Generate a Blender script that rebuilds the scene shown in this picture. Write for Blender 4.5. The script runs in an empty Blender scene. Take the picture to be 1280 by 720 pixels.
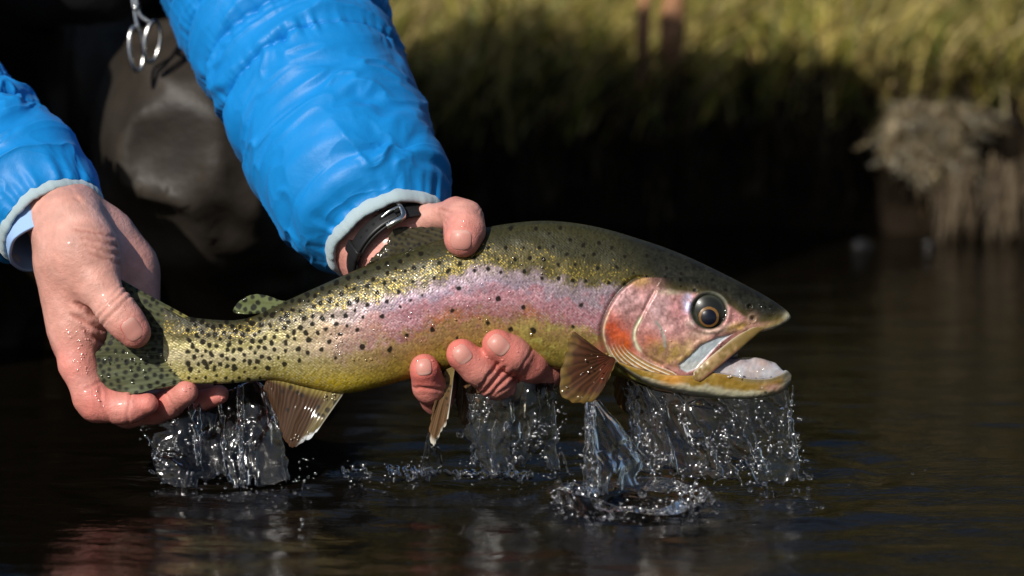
import bpy, math
import numpy as np
from mathutils import Vector, Matrix

# ------------------------------------------------------------------ camera, sky, sun, exposure
SC = bpy.context.scene
COL = SC.collection
FPX, S, CAMH = 3733.0, 2100.0, 0.40          # focal length in px (1280 wide), px per metre at the fish
D = FPX / S                                   # distance to the fish
PITCH = math.atan(600.0 / FPX)
cam_data = bpy.data.cameras.new("camera")
cam = bpy.data.objects.new("camera", cam_data)
COL.objects.link(cam)
cam.location = (0, 0, CAMH)
cam.rotation_euler = (math.pi / 2 - PITCH, 0, 0)
cam_data.sensor_width = 36.0
cam_data.lens = FPX / 1280 * 36
cam_data.clip_end = 500
cam_data.clip_start = 0.05
cam_data.dof.use_dof = True
cam_data.dof.focus_distance = D - 0.012
cam_data.dof.aperture_fstop = 5.0
SC.camera = cam

SUN_AZ, SUN_EL = math.radians(33), math.radians(36)
world = bpy.data.worlds.new("World")
SC.world = world
world.use_nodes = True
wn = world.node_tree.nodes
sky = wn.new("ShaderNodeTexSky")
sky.sky_type = 'NISHITA'
sky.sun_disc = False
sky.sun_elevation = SUN_EL
sky.sun_rotation = math.pi + SUN_AZ
wn["Background"].inputs[1].default_value = 0.066
world.node_tree.links.new(sky.outputs[0], wn["Background"].inputs[0])
sun_data = bpy.data.lights.new("sun", 'SUN')
sun_data.energy = 4.6
sun_data.angle = math.radians(0.5)
sun_data.color = (1.0, 0.95, 0.87)
sun = bpy.data.objects.new("sun", sun_data)
COL.objects.link(sun)
sun_dir = Vector((math.sin(SUN_AZ) * math.cos(SUN_EL), math.cos(SUN_AZ) * math.cos(SUN_EL), -math.sin(SUN_EL)))
sun.rotation_euler = sun_dir.to_track_quat('-Z', 'Y').to_euler()
sun.location = (-1, -1, 3)
SC.view_settings.view_transform = 'Standard'
SC.view_settings.look = 'None'
SC.view_settings.exposure = 0.0
SC.view_settings.gamma = 1.0
SC.render.engine = 'CYCLES'
SC.cycles.use_denoising = True
SC.cycles.max_bounces = 10
SC.cycles.transmission_bounces = 8
SC.cycles.caustics_reflective = False
SC.cycles.caustics_refractive = False

# ------------------------------------------------------------------ helpers
RNG = np.random.default_rng(7)
Rv = np.array([1.0, 0, 0])
Fv = np.array([0, math.cos(PITCH), -math.sin(PITCH)])
Uv = np.array([0, math.sin(PITCH), math.cos(PITCH)])
Cv = np.array([0, 0, CAMH])


def q(px, py, d=0.0):
    """point in view-axis metres (right, up, forward) that shows at px,py of the photograph, d px behind the fish"""
    Z = D + d / S
    return np.array([(px - 640) / FPX * Z, -(py - 360) / FPX * Z, Z])


def W(v):
    v = np.asarray(v, dtype=np.float64)
    return Cv + v[..., 0:1] * Rv + v[..., 1:2] * Uv + v[..., 2:3] * Fv


def P(px, py, d=0.0):
    return W(q(px, py, d))


def G(u, v, w):
    """fish frame: flat tracing plane at the fish, w px of depth"""
    return W(np.stack([(u - 640) / S, -(v - 360) / S, D + w / S], -1))


def sstep(a, b, x):
    t = np.clip((x - a) / (b - a), 0, 1)
    return t * t * (3 - 2 * t)


def gauss(x, s):
    return np.exp(-(x / s) ** 2)


def vn(p, seed=0):
    p = np.asarray(p, dtype=np.float64)
    i = np.floor(p).astype(np.int64)
    f = p - i
    f = f * f * (3 - 2 * f)
    out = np.zeros(p.shape[:-1])
    n = p.shape[-1]
    K = [374761393, 668265263, 2147483629]
    for c in range(2 ** n):
        h = np.full(p.shape[:-1], seed * 1442695 + 12345, dtype=np.int64)
        w = np.ones(p.shape[:-1])
        for a in range(n):
            b = (c >> a) & 1
            h = h + (i[..., a] + b) * K[a]
            w = w * (f[..., a] if b else 1 - f[..., a])
        h = h & 0xffffffff
        h = ((h ^ (h >> 13)) * 1274126177) & 0xffffffff
        h = (h ^ (h >> 16)) & 0xffff
        out += w * (h / 65535.0)
    return out * 2 - 1


def fbm(p, oct=3, seed=0):
    p = np.asarray(p, dtype=np.float64)
    o, a = 0, 1.0
    for k in range(oct):
        o = o + a * vn(p, seed + k * 17)
        p = p * 2.03 + 7.7
        a *= 0.5
    return o


def hash01(i, j, seed=0):
    h = (i.astype(np.int64) * 374761393 + j.astype(np.int64) * 668265263 + seed * 1442695041) & 0xffffffff
    h = ((h ^ (h >> 13)) * 1274126177) & 0xffffffff
    return ((h ^ (h >> 16)) & 0xffff) / 65535.0


def curve(pts, n=None, x=None, sm=0):
    """smooth curve through points (Catmull-Rom), n samples"""
    pts = np.asarray(pts, dtype=np.float64)
    p = np.vstack([2 * pts[0] - pts[1], pts, 2 * pts[-1] - pts[-2]])
    m = len(pts) - 1
    t = np.linspace(0, m - 1e-9, n)
    i = t.astype(int)
    f = (t - i)[:, None]
    a, b, c, d = p[i], p[i + 1], p[i + 2], p[i + 3]
    return 0.5 * ((2 * b) + (-a + c) * f + (2 * a - 5 * b + 4 * c - d) * f ** 2 + (-a + 3 * b - 3 * c + d) * f ** 3)


def prof(pts, x):
    """smooth single-valued profile y(x) through points"""
    c = curve(pts, n=800)
    o = np.argsort(c[:, 0], kind='stable')
    return np.interp(x, c[o, 0], c[o, 1])


def pdist(x, y, pts):
    """distance and signed side to a polyline (positive = right side when walking along it, image axes), and parameter 0..1"""
    pts = np.asarray(pts, float)
    best = np.full(x.shape, 1e9)
    side = np.zeros(x.shape)
    par = np.zeros(x.shape)
    n = len(pts) - 1
    for k in range(n):
        a, b = pts[k], pts[k + 1]
        d = b - a
        t = np.clip(((x - a[0]) * d[0] + (y - a[1]) * d[1]) / (d @ d), 0, 1)
        dx, dy = x - (a[0] + t * d[0]), y - (a[1] + t * d[1])
        r = np.hypot(dx, dy)
        m = r < best
        best = np.where(m, r, best)
        side = np.where(m, np.sign(d[0] * dy - d[1] * dx), side)
        par = np.where(m, (k + t) / n, par)
    return best, best * side, par


def inpoly(x, y, pts):
    pts = np.asarray(pts, float)
    c = np.zeros(x.shape, bool)
    n = len(pts)
    for i in range(n):
        x1, y1 = pts[i]
        x2, y2 = pts[(i + 1) % n]
        if y1 == y2:
            continue
        c ^= ((y1 > y) != (y2 > y)) & (x < (x2 - x1) * (y - y1) / (y2 - y1) + x1)
    return c


def add_mesh(name, verts, faces, mat, parent=None, color=None, attrs=None, smooth=True, tris=None):
    verts = np.asarray(verts, dtype=np.float32).reshape(-1, 3)
    me = bpy.data.meshes.new(name)
    fl, ls, st = [], [], 0
    sizes = []
    for arr in (faces, tris):
        if arr is None or len(arr) == 0:
            continue
        arr = np.asarray(arr, dtype=np.int32)
        fl.append(arr.ravel())
        sizes.append(np.full(len(arr), arr.shape[1], dtype=np.int32))
    fl = np.concatenate(fl)
    sizes = np.concatenate(sizes)
    starts = np.concatenate([[0], np.cumsum(sizes)[:-1]]).astype(np.int32)
    me.vertices.add(len(verts))
    me.vertices.foreach_set("co", verts.ravel())
    me.loops.add(len(fl))
    me.loops.foreach_set("vertex_index", fl)
    me.polygons.add(len(sizes))
    me.polygons.foreach_set("loop_start", starts)
    if smooth:
        me.polygons.foreach_set("use_smooth", np.ones(len(sizes), dtype=bool))
    me.update(calc_edges=True)
    me.validate()
    if color is not None:
        c = np.asarray(color, dtype=np.float32).reshape(-1, 3)
        c4 = np.ones((len(c), 4), dtype=np.float32)
        c4[:, :3] = np.clip(c, 0, 1)
        a = me.color_attributes.new("tint", 'FLOAT_COLOR', 'POINT')
        a.data.foreach_set("color", c4.ravel())
    for k, v in (attrs or {}).items():
        a = me.attributes.new(k, 'FLOAT', 'POINT')
        a.data.foreach_set("value", np.asarray(v, dtype=np.float32).ravel())
    me.materials.append(mat)
    o = bpy.data.objects.new(name, me)
    COL.objects.link(o)
    if parent is not None:
        o.parent = parent
        o.matrix_parent_inverse = parent.matrix_world.inverted() if parent.type == 'EMPTY' else Matrix.Identity(4)
    return o


def empty(name, loc, label, cat):
    o = bpy.data.objects.new(name, None)
    COL.objects.link(o)
    o.location = loc
    o.empty_display_size = 0.05
    bpy.context.view_layer.update()
    o["label"], o["category"] = label, cat
    return o


def tag(o, label=None, cat=None, group=None, kind=None):
    if label: o["label"] = label
    if cat: o["category"] = cat
    if group: o["group"] = group
    if kind: o["kind"] = kind
    return o


def grid_faces(n, m, wrap=False, off=0):
    i, j = np.meshgrid(np.arange(n - 1), np.arange(m if wrap else m - 1), indexing='ij')
    j2 = (j + 1) % m
    return (np.stack([i * m + j, i * m + j2, (i + 1) * m + j2, (i + 1) * m + j], -1).reshape(-1, 4) + off)


def frames(pts):
    """parallel transported frames of a polyline"""
    pts = np.asarray(pts, float)
    T = np.gradient(pts, axis=0)
    T /= np.linalg.norm(T, axis=1)[:, None]
    a = np.array([0.0, 0, 1]) if abs(T[0][2]) < 0.9 else np.array([1.0, 0, 0])
    N = np.zeros_like(T)
    v = np.cross(T[0], a)
    N[0] = v / np.linalg.norm(v)
    for i in range(1, len(T)):
        v = N[i - 1] - T[i] * (N[i - 1] @ T[i])
        N[i] = v / np.linalg.norm(v)
    return T, N, np.cross(T, N)


def tube(path, radii, m=24, cap=True):
    """world-space tube; returns verts, quads, tris"""
    path = np.asarray(path, float)
    T, N, B = frames(path)
    a = np.linspace(0, 2 * np.pi, m, endpoint=False)
    r = np.broadcast_to(np.asarray(radii, float), (len(path),))
    v = path[:, None] + r[:, None, None] * (np.cos(a)[None, :, None] * N[:, None] + np.sin(a)[None, :, None] * B[:, None])
    v = v.reshape(-1, 3)
    f = grid_faces(len(path), m, True)
    t = None
    if cap:
        n = len(v)
        v = np.vstack([v, path[0], path[-1]])
        k = np.arange(m)
        k2 = (k + 1) % m
        e = (len(path) - 1) * m
        t = np.vstack([np.stack([np.full(m, n), k2, k], -1), np.stack([np.full(m, n + 1), e + k, e + k2], -1)])
    return v, f, t


def vnormals(v, f):
    n = np.zeros_like(v)
    fn = np.cross(v[f[:, 2]] - v[f[:, 0]], v[f[:, 3]] - v[f[:, 1]])
    for k in range(4):
        for c in range(3):
            n[:, c] += np.bincount(f[:, k], fn[:, c], minlength=len(v))
    return n / (np.linalg.norm(n, axis=1)[:, None] + 1e-12)


class Field:
    """signed distance grid with tapered capsules and ellipsoids, meshed with surface nets"""
    def __init__(s, lo, hi, h):
        s.lo, s.h = np.asarray(lo, float), h
        s.n = np.ceil((np.asarray(hi) - s.lo) / h).astype(int) + 1
        s.f = np.full(s.n, 10.0, dtype=np.float32)

    def copy(s):
        o = Field.__new__(Field)
        o.lo, o.h, o.n, o.f = s.lo, s.h, s.n, s.f.copy()
        return o

    def blank(s):
        o = s.copy()
        o.f[:] = 10.0
        return o

    def sub(s, lo, hi):
        a = np.clip(np.floor((lo - s.lo) / s.h).astype(int), 0, s.n)
        b = np.clip(np.ceil((hi - s.lo) / s.h).astype(int) + 1, 0, s.n)
        if np.any(b <= a):
            return None, None
        ax = [s.lo[k] + s.h * np.arange(a[k], b[k]) for k in range(3)]
        X = np.stack(np.meshgrid(*ax, indexing='ij'), -1).astype(np.float32)
        return tuple(slice(a[k], b[k]) for k in range(3)), X

    @staticmethod
    def smin(a, b, k):
        if k <= 0:
            return np.minimum(a, b)
        h = np.clip(0.5 + 0.5 * (b - a) / k, 0, 1)
        return b * (1 - h) + a * h - k * h * (1 - h)

    def cone(s, a, b, ra, rb, k=0.0, squash=None):
        a, b = np.asarray(a, np.float32), np.asarray(b, np.float32)
        m = max(ra, rb) * 1.05 + max(k, 4 * s.h) * 1.2
        sl, X = s.sub(np.minimum(a, b) - m, np.maximum(a, b) + m)
        if sl is None:
            return s
        d = b - a
        t = np.clip(((X - a) @ d) / max(float(d @ d), 1e-12), 0, 1)
        r = X - (a + t[..., None] * d)
        if squash is not None:
            n, fac = np.asarray(squash[0], np.float32), squash[1]
            r = r + (r @ n)[..., None] * n * (1 / fac - 1)
            v = np.sqrt((r * r).sum(-1)) - (ra + (rb - ra) * t)
            v = v * fac if fac < 1 else v
        else:
            v = np.sqrt((r * r).sum(-1)) - (ra + (rb - ra) * t)
        s.f[sl] = s.smin(s.f[sl], v, k)
        return s

    def chain(s, pts, radii, k=0.0):
        for i in range(len(pts) - 1):
            s.cone(pts[i], pts[i + 1], radii[i], radii[i + 1], k)
        return s

    def join(s, o, k):
        s.f = s.smin(s.f, o.f, k)
        return s

    def sample(s, p):
        g = (np.asarray(p) - s.lo) / s.h
        i = np.clip(np.floor(g).astype(int), 0, s.n - 2)
        f = np.clip(g - i, 0, 1)
        o = 0
        for c in range(8):
            b = [(c >> a) & 1 for a in range(3)]
            w = 1
            for a in range(3):
                w = w * (f[..., a] if b[a] else 1 - f[..., a])
            o = o + w * s.f[i[..., 0] + b[0], i[..., 1] + b[1], i[..., 2] + b[2]]
        return o

    def grad(s, p):
        e = s.h
        g = np.stack([s.sample(p + np.eye(3)[k] * e) - s.sample(p - np.eye(3)[k] * e) for k in range(3)], -1)
        return g / (np.linalg.norm(g, axis=-1)[..., None] + 1e-12)

    def mesh(s, smooth=2):
        f = s.f
        neg = f < 0
        c = np.zeros(np.array(f.shape) - 1, dtype=np.uint8)
        for k in range(8):
            sl = tuple(slice(b, f.shape[a] - 1 + b) for a, b in enumerate([(k >> a) & 1 for a in range(3)]))
            c += neg[sl]
        I = np.argwhere((c > 0) & (c < 8))
        idx = np.full(c.shape, -1, dtype=np.int64)
        idx[tuple(I.T)] = np.arange(len(I))
        pos = np.zeros((len(I), 3))
        cnt = np.zeros(len(I))
        corners = [np.array([(k >> a) & 1 for a in range(3)]) for k in range(8)]
        vals = [f[tuple((I + co).T)].astype(np.float64) for co in corners]
        for i in range(8):
            for a in range(3):
                if not (i >> a) & 1:
                    j = i | (1 << a)
                    m = (vals[i] < 0) != (vals[j] < 0)
                    t = np.where(m, vals[i] / (vals[i] - vals[j] + 1e-20), 0)
                    p = corners[i][None] + t[:, None] * (corners[j] - corners[i])[None]
                    pos += p * m[:, None]
                    cnt += m
        v = s.lo + s.h * (I + pos / cnt[:, None])
        F = []
        for a in range(3):
            b1, b2 = (a + 1) % 3, (a + 2) % 3
            s0 = [slice(None)] * 3
            s1 = [slice(None)] * 3
            s0[a], s1[a] = slice(0, -1), slice(1, None)
            ch = neg[tuple(s0)] != neg[tuple(s1)]
            E = np.argwhere(ch)
            m = (E[:, b1] > 0) & (E[:, b2] > 0) & (E[:, b1] < f.shape[b1] - 1) & (E[:, b2] < f.shape[b2] - 1)
            E = E[m]
            ins = neg[tuple(E.T)]
            o1 = np.zeros(3, int); o1[b1] = 1
            o2 = np.zeros(3, int); o2[b2] = 1
            qd = np.stack([idx[tuple((E - o1 - o2).T)], idx[tuple((E - o2).T)], idx[tuple(E.T)], idx[tuple((E - o1).T)]], -1)
            qd[~ins] = qd[~ins][:, ::-1]
            F.append(qd)
        F = np.vstack(F)
        F = F[(F >= 0).all(1)]
        for _ in range(smooth):
            acc = np.zeros_like(v)
            n = np.zeros(len(v))
            for k in range(4):
                i, j = F[:, k], F[:, (k + 1) % 4]
                for c in range(3):
                    acc[:, c] += np.bincount(i, v[j, c], minlength=len(v)) + np.bincount(j, v[i, c], minlength=len(v))
                n += np.bincount(i, minlength=len(v)) + np.bincount(j, minlength=len(v))
            v = v * 0.5 + 0.5 * acc / np.maximum(n, 1)[:, None]
        return v, F


# ------------------------------------------------------------------ materials
def mat(name, color=(0.5, 0.5, 0.5), rough=0.5, metal=0.0, spec=0.5, coat=0.0, coat_rough=0.05, sheen=0.0, sss=0.0,
        sss_radius=(1, 0.4, 0.25), sss_scale=0.004, trans=0.0, ior=1.45, use_tint=False, bump=None, rough_attr=None, metal_attr=None, spec_attr=None,
        translucent=0.0, var=None):
    m = bpy.data.materials.new(name)
    m.use_nodes = True
    nt = m.node_tree
    b = nt.nodes["Principled BSDF"]
    I = b.inputs
    I["Base Color"].default_value = (*color, 1)
    I["Roughness"].default_value = rough
    I["Metallic"].default_value = metal
    I["Specular IOR Level"].default_value = spec
    I["Coat Weight"].default_value = coat
    I["Coat Roughness"].default_value = coat_rough
    I["Sheen Weight"].default_value = sheen
    I["Transmission Weight"].default_value = trans
    I["IOR"].default_value = ior
    if sss:
        I["Subsurface Weight"].default_value = sss
        I["Subsurface Radius"].default_value = sss_radius
        I["Subsurface Scale"].default_value = sss_scale
    colout = None
    if use_tint:
        a = nt.nodes.new("ShaderNodeAttribute")
        a.attribute_name = "tint"
        colout = a.outputs["Color"]
    tc = nt.nodes.new("ShaderNodeTexCoord")
    if var:
        scale, amt = var
        n = nt.nodes.new("ShaderNodeTexNoise")
        n.inputs["Scale"].default_value = scale
        n.inputs["Detail"].default_value = 5
        nt.links.new(tc.outputs["Object"], n.inputs["Vector"])
        mr = nt.nodes.new("ShaderNodeMapRange")
        mr.inputs[1].default_value, mr.inputs[2].default_value = 0.3, 0.7
        mr.inputs[3].default_value, mr.inputs[4].default_value = 1 - amt, 1 + amt
        nt.links.new(n.outputs["Fac"], mr.inputs[0])
        mx = nt.nodes.new("ShaderNodeMix")
        mx.data_type = 'RGBA'
        mx.blend_type = 'MULTIPLY'
        mx.inputs[0].default_value = 1.0
        if colout is not None:
            nt.links.new(colout, mx.inputs[6])
        else:
            mx.inputs[6].default_value = (*color, 1)
        nt.links.new(mr.outputs[0], mx.inputs[7])
        colout = mx.outputs[2]
    if colout is not None:
        nt.links.new(colout, I["Base Color"])
    for nm, inp in ((rough_attr, "Roughness"), (metal_attr, "Metallic"), (spec_attr, "Specular IOR Level")):
        if nm:
            a = nt.nodes.new("ShaderNodeAttribute")
            a.attribute_name = nm
            nt.links.new(a.outputs["Fac"], I[inp])
    last = None
    for (scale, strength, dist, stretch) in (bump or []):
        n = nt.nodes.new("ShaderNodeTexNoise")
        n.inputs["Scale"].default_value = scale
        n.inputs["Detail"].default_value = 4
        mp = nt.nodes.new("ShaderNodeMapping")
        mp.inputs["Scale"].default_value = stretch
        nt.links.new(tc.outputs["Object"], mp.inputs["Vector"])
        nt.links.new(mp.outputs[0], n.inputs["Vector"])
        bp = nt.nodes.new("ShaderNodeBump")
        bp.inputs["Strength"].default_value = strength
        bp.inputs["Distance"].default_value = dist
        nt.links.new(n.outputs["Fac"], bp.inputs["Height"])
        if last is not None:
            nt.links.new(last.outputs[0], bp.inputs["Normal"])
        last = bp
    if last is not None:
        nt.links.new(last.outputs[0], I["Normal"])
    if translucent:
        t = nt.nodes.new("ShaderNodeBsdfTranslucent")
        mix = nt.nodes.new("ShaderNodeMixShader")
        mix.inputs[0].default_value = translucent
        if colout is not None:
            nt.links.new(colout, t.inputs["Color"])
        else:
            t.inputs["Color"].default_value = (*color, 1)
        nt.links.new(b.outputs[0], mix.inputs[1])
        nt.links.new(t.outputs[0], mix.inputs[2])
        nt.links.new(mix.outputs[0], nt.nodes["Material Output"].inputs["Surface"])
    return m


M_FISH = mat("fish_skin", rough=0.36, use_tint=True, rough_attr="gloss", metal_attr="shine", spec_attr="film", coat=0.05, coat_rough=0.10)
M_FIN = mat("fin_membrane", rough=0.6, use_tint=True, coat=0.22, coat_rough=0.06, spec=0.14, translucent=0.12)
M_MOUTH = mat("mouth_flesh", rough=0.3, use_tint=True, coat=0.7, coat_rough=0.08, sss=0.15, sss_scale=0.003)
M_EYE = mat("eye_surface", rough=0.3, use_tint=True, coat=0.35, coat_rough=0.03, spec=0.3)
M_SKIN = mat("human_skin", rough=0.46, use_tint=True, sss=0.10, sss_scale=0.003, coat=0.10, coat_rough=0.15, spec=0.4,
             bump=[(1500, 0.5, 0.0005, (1, 1, 1)), (520, 0.38, 0.0010, (1, 0.6, 1)), (170, 0.18, 0.0016, (1, 0.7, 1))], var=(130, 0.10))
M_NAIL = mat("fingernail", rough=0.42, use_tint=True, coat=0.06, coat_rough=0.2, spec=0.35, sss=0.1)
M_NYLON = mat("blue_nylon", (0.004, 0.205, 0.56), rough=0.5, sheen=0.03, spec=0.35, var=(60, 0.06),
              bump=[(420, 0.10, 0.0010, (1, 1, 1)), (110, 0.15, 0.003, (1, 1, 1))])
M_BIND = mat("grey_elastic_binding", (0.36, 0.46, 0.50), rough=0.85, sheen=0.3, bump=[(1500, 0.4, 0.0008, (1, 1, 1))])
M_SHIRT = mat("pale_blue_cotton", (0.30, 0.46, 0.75), rough=0.85, bump=[(1200, 0.3, 0.0006, (1, 1, 1))])
M_WADER = mat("wader_fabric", (0.027, 0.021, 0.0155), rough=0.55, bump=[(60, 0.2, 0.006, (1, 1, 1)), (600, 0.2, 0.001, (1, 1, 1))], var=(25, 0.3))
M_BLACK = mat("black_fabric", (0.006, 0.006, 0.007), rough=0.8, bump=[(300, 0.3, 0.002, (1, 1, 1))])
M_RUBBER = mat("black_rubber", (0.012, 0.012, 0.013), rough=0.45, bump=[(900, 0.1, 0.0004, (1, 1, 1))])
M_STEEL = mat("brushed_steel", (0.62, 0.62, 0.60), rough=0.22, metal=1.0)
M_HAIR = mat("brown_hair", (0.03, 0.018, 0.010), rough=0.6, bump=[(300, 0.6, 0.004, (1, 1, 0.1))])


def water_mats():
    m = mat("river_water", (0.004, 0.003, 0.0017), rough=0.03, ior=1.333, spec=0.5,
            bump=[(70, 0.42, 0.003, (0.35, 1, 1)), (300, 0.5, 0.0009, (0.35, 1, 1))])
    g = bpy.data.materials.new("clear_water")
    g.use_nodes = True
    nt = g.node_tree
    b = nt.nodes["Principled BSDF"]
    b.inputs["Transmission Weight"].default_value = 1.0
    b.inputs["Base Color"].default_value = (0.97, 0.985, 1, 1)
    b.inputs["IOR"].default_value = 1.333
    b.inputs["Roughness"].default_value = 0.09
    return m, g


M_RIVER, M_CLEAR = water_mats()
M_BEAD = mat("clinging_water", rough=0.12, use_tint=True, coat=1.0, coat_rough=0.08, spec=0.5)

# ------------------------------------------------------------------ water, bank, grass
def bank_line(x):
    return 2.80 + 0.05 * np.sin(x * 3.1 + 0.6) + 0.03 * np.sin(x * 9.0) + 0.02 * vn(np.stack([x * 14, x * 0], -1), 3)


def bank_z(x, y):
    d = y - bank_line(x)
    p = np.stack([x, y], -1)
    lip = 0.105 + 0.025 * vn(p * 3.0, 5) + 0.03 * vn(p * 9.0, 8)
    z = -0.12 + (0.12 + lip) * sstep(-0.07, 0.06, d)
    z = z + np.clip(d - 0.04, 0, 60) * 0.16 + np.clip(d - 0.7, 0, 60) * 0.45 + 0.03 * vn(p * 5.0, 9) * sstep(0, 0.2, d) + 0.012 * vn(p * 30, 10)
    return np.where(d > 3, z - (d - 3) * 0.2, z)


def build_setting():
    # water: one sheet, finely rippled where the camera looks, flat beyond
    xs = np.concatenate([np.linspace(-60, -1.1, 18), np.linspace(-1.0, 0.9, 430), np.linspace(1.0, 60, 18)])
    ys = np.concatenate([np.linspace(-60, 1.2, 20), np.linspace(1.3, 3.0, 400), np.linspace(3.2, 8, 6)])
    X, Y = np.meshgrid(xs, ys, indexing='ij')
    p = np.stack([X, Y], -1)
    z = 0.0012 * fbm(p * np.array([5, 14]), 3, 20) + 0.0005 * fbm(p * np.array([18, 46]), 2, 31)
    near = np.exp(-(((Y - D + 0.02) / 0.26) ** 2)) * (sstep(-0.30, -0.2, X) - sstep(0.18, 0.32, X))
    z = z + near * 0.0012 * fbm(p * np.array([30, 46]), 3, 44)
    for (px, py, amp, rad) in ((255, 605, 0.0016, 0.06), (620, 600, 0.0014, 0.05), (790, 630, 0.0024, 0.05), (900, 600, 0.0018, 0.08), (985, 602, 0.0018, 0.04), (540, 590, 0.001, 0.03), (370, 590, 0.001, 0.03)):
        t = FPX * CAMH / (py + 240)
        cx, cy = (px - 640) / FPX * t, t
        r = np.hypot(X - cx, (Y - cy))
        z = z + amp * np.cos((r - rad) / 0.0075 * 1.0) * np.exp(-((r - rad) / (rad * 0.9)) ** 2) * (0.6 + 0.5 * vn(p * 18, 3))
    z = z * (1 - sstep(2.9, 3.3, Y)) * sstep(0.8, 1.4, Y)
    v = np.stack([X, Y, z], -1).reshape(-1, 3)
    o = add_mesh("water", v, grid_faces(len(xs), len(ys))[:, ::-1], M_RIVER)
    tag(o, "dark rippled river surface under the fish", None, None, "structure")

    # bank: earth sheet rising to the skyline
    M_EARTH = mat("bank_earth", (0.012, 0.0085, 0.0055), rough=0.95, spec=0.05, var=(14, 0.6), bump=[(40, 0.6, 0.02, (1, 1, 1)), (200, 0.5, 0.004, (1, 1, 1))])
    xs = np.concatenate([np.linspace(-60, -1.6, 30), np.linspace(-1.55, 1.55, 220), np.linspace(1.6, 60, 30)])
    ys = np.concatenate([np.linspace(2.55, 4.2, 150), np.linspace(4.25, 60, 60)])
    X, Y = np.meshgrid(xs, ys, indexing='ij')
    v = np.stack([X, Y, bank_z(X, Y)], -1).reshape(-1, 3)
    o = add_mesh("river_bank", v, grid_faces(len(xs), len(ys))[:, ::-1], M_EARTH)
    tag(o, "steep earthen river bank behind the angler", None, None, "structure")

    # grass blades
    M_GRASS = mat("grass_blades", use_tint=True, rough=0.55, translucent=0.3)
    r = np.random.default_rng(11)

    def blades(n, x, y, h, lean, wid, col, colvar, name, label, zabs=None, droop=1.0):
        n = len(x)
        z = bank_z(x, y) - 0.01 if zabs is None else zabs
        az = r.uniform(0, 2 * np.pi, n)
        ln = lean[0] + lean[1] * r.random(n)
        dx = np.cos(az) * ln + lean[2]
        dy = np.sin(az) * ln + lean[3]
        hh = h * r.uniform(0.5, 1.25, n)
        t = np.array([0, 0.4, 0.75, 1.0])
        base = np.stack([x, y, z], -1)
        ctr = base[:, None] + np.stack([dx[:, None] * hh[:, None] * t ** 1.8, dy[:, None] * hh[:, None] * t ** 1.8,
                                        hh[:, None] * (t - droop * 0.35 * (ln[:, None]) * t ** 3)], -1)
        a2 = r.uniform(0, np.pi, n)
        sd = np.stack([np.cos(a2), 0.5 * np.sin(a2), 0 * a2], -1) * wid
        wv = np.array([1, 0.9, 0.6, 0.05])
        L = ctr - sd[:, None] * wv[None, :, None]
        R = ctr + sd[:, None] * wv[None, :, None]
        v = np.stack([L, R], 2).reshape(-1, 3)
        b = np.arange(n)[:, None] * 8
        f = np.concatenate([np.stack([b + 2 * k, b + 2 * k + 1, b + 2 * k + 3, b + 2 * k + 2], -1) for k in range(3)], 1).reshape(-1, 4)
        c = np.asarray(col)[r.integers(0, len(col), n)] * (1 + colvar * r.normal(0, 1, (n, 1))).clip(0.3, 2)
        patch = vn(np.stack([x, y], -1) * 4, 77)[:, None]
        c = c * (1 + 0.35 * patch)
        c = np.repeat(c, 8, axis=0)
        o = add_mesh(name, v, f, M_GRASS, color=c)
        return tag(o, label, "grass", None, "stuff")

    def scatter(n, x0, x1, y0, y1):
        x = r.uniform(x0, x1, n)
        y = bank_line(x) + y0 + (y1 - y0) * r.random(n) ** 1.3
        return x, y
    greens = [(0.17, 0.18, 0.024), (0.33, 0.28, 0.05), (0.46, 0.36, 0.10), (0.11, 0.135, 0.022), (0.55, 0.43, 0.17), (0.30, 0.21, 0.08)]
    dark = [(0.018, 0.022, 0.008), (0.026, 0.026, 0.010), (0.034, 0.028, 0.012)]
    x, y = scatter(32000, -1.6, 1.4, 0.03, 1.6)
    blades(0, x, y, 0.10, (0.25, 1.0, 0.45, -0.10), 0.0021, greens, 0.3, "bank_grass", "olive and straw coloured grass covering the river bank")
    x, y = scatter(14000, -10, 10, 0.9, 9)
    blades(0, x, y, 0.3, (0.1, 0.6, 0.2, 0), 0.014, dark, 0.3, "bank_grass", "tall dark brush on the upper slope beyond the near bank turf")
    # dead straw hanging over the edge
    x = r.uniform(-1.5, 1.4, 5200)
    x = x + 0.012 * np.sin(x * 95)
    y = bank_line(x) + r.uniform(0.0, 0.08, 5200)
    blades(0, x, y, 0.085, (0.15, 0.55, 0.05, -0.55), 0.0018, [(0.06, 0.042, 0.022), (0.09, 0.064, 0.034), (0.030, 0.020, 0.011), (0.018, 0.013, 0.008)], 0.3, "hanging_straw",
           "dead straw and roots hanging over the edge of the bank", None, 2.6)

    # pale matted tussock on the right, spilling over the lip, and bleached roots hanging from it
    n = 2600
    th = r.uniform(0, 2 * np.pi, n)
    rr = np.sqrt(r.random(n))
    x = 0.393 + 0.034 * rr * np.cos(th) + 0.010 * np.sin(th * 3)
    z = 0.086 + 0.034 * rr * np.sin(th) + 0.008 * np.cos(th * 2)
    y = bank_line(x) - 0.035 + 0.03 * (z - 0.06) / 0.05
    blades(0, x, y, 0.026, (0.4, 1.1, 0.05, -0.6), 0.0017, [(0.66, 0.56, 0.38), (0.52, 0.41, 0.23), (0.16, 0.115, 0.06), (0.72, 0.66, 0.52)], 0.2,
           "straw_tussock", "pale matted tussock of dead straw spilling over the edge of the bank", z, 1.6)
    n = 150
    x = np.concatenate([r.normal(0.418, 0.007, n // 2), r.normal(0.462, 0.010, n // 4), r.uniform(0.37, 0.5, n - n // 2 - n // 4)])
    z = r.uniform(0.05, 0.085, len(x))
    y = bank_line(x) - 0.045 - 0.02 * r.random(len(x))
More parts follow.
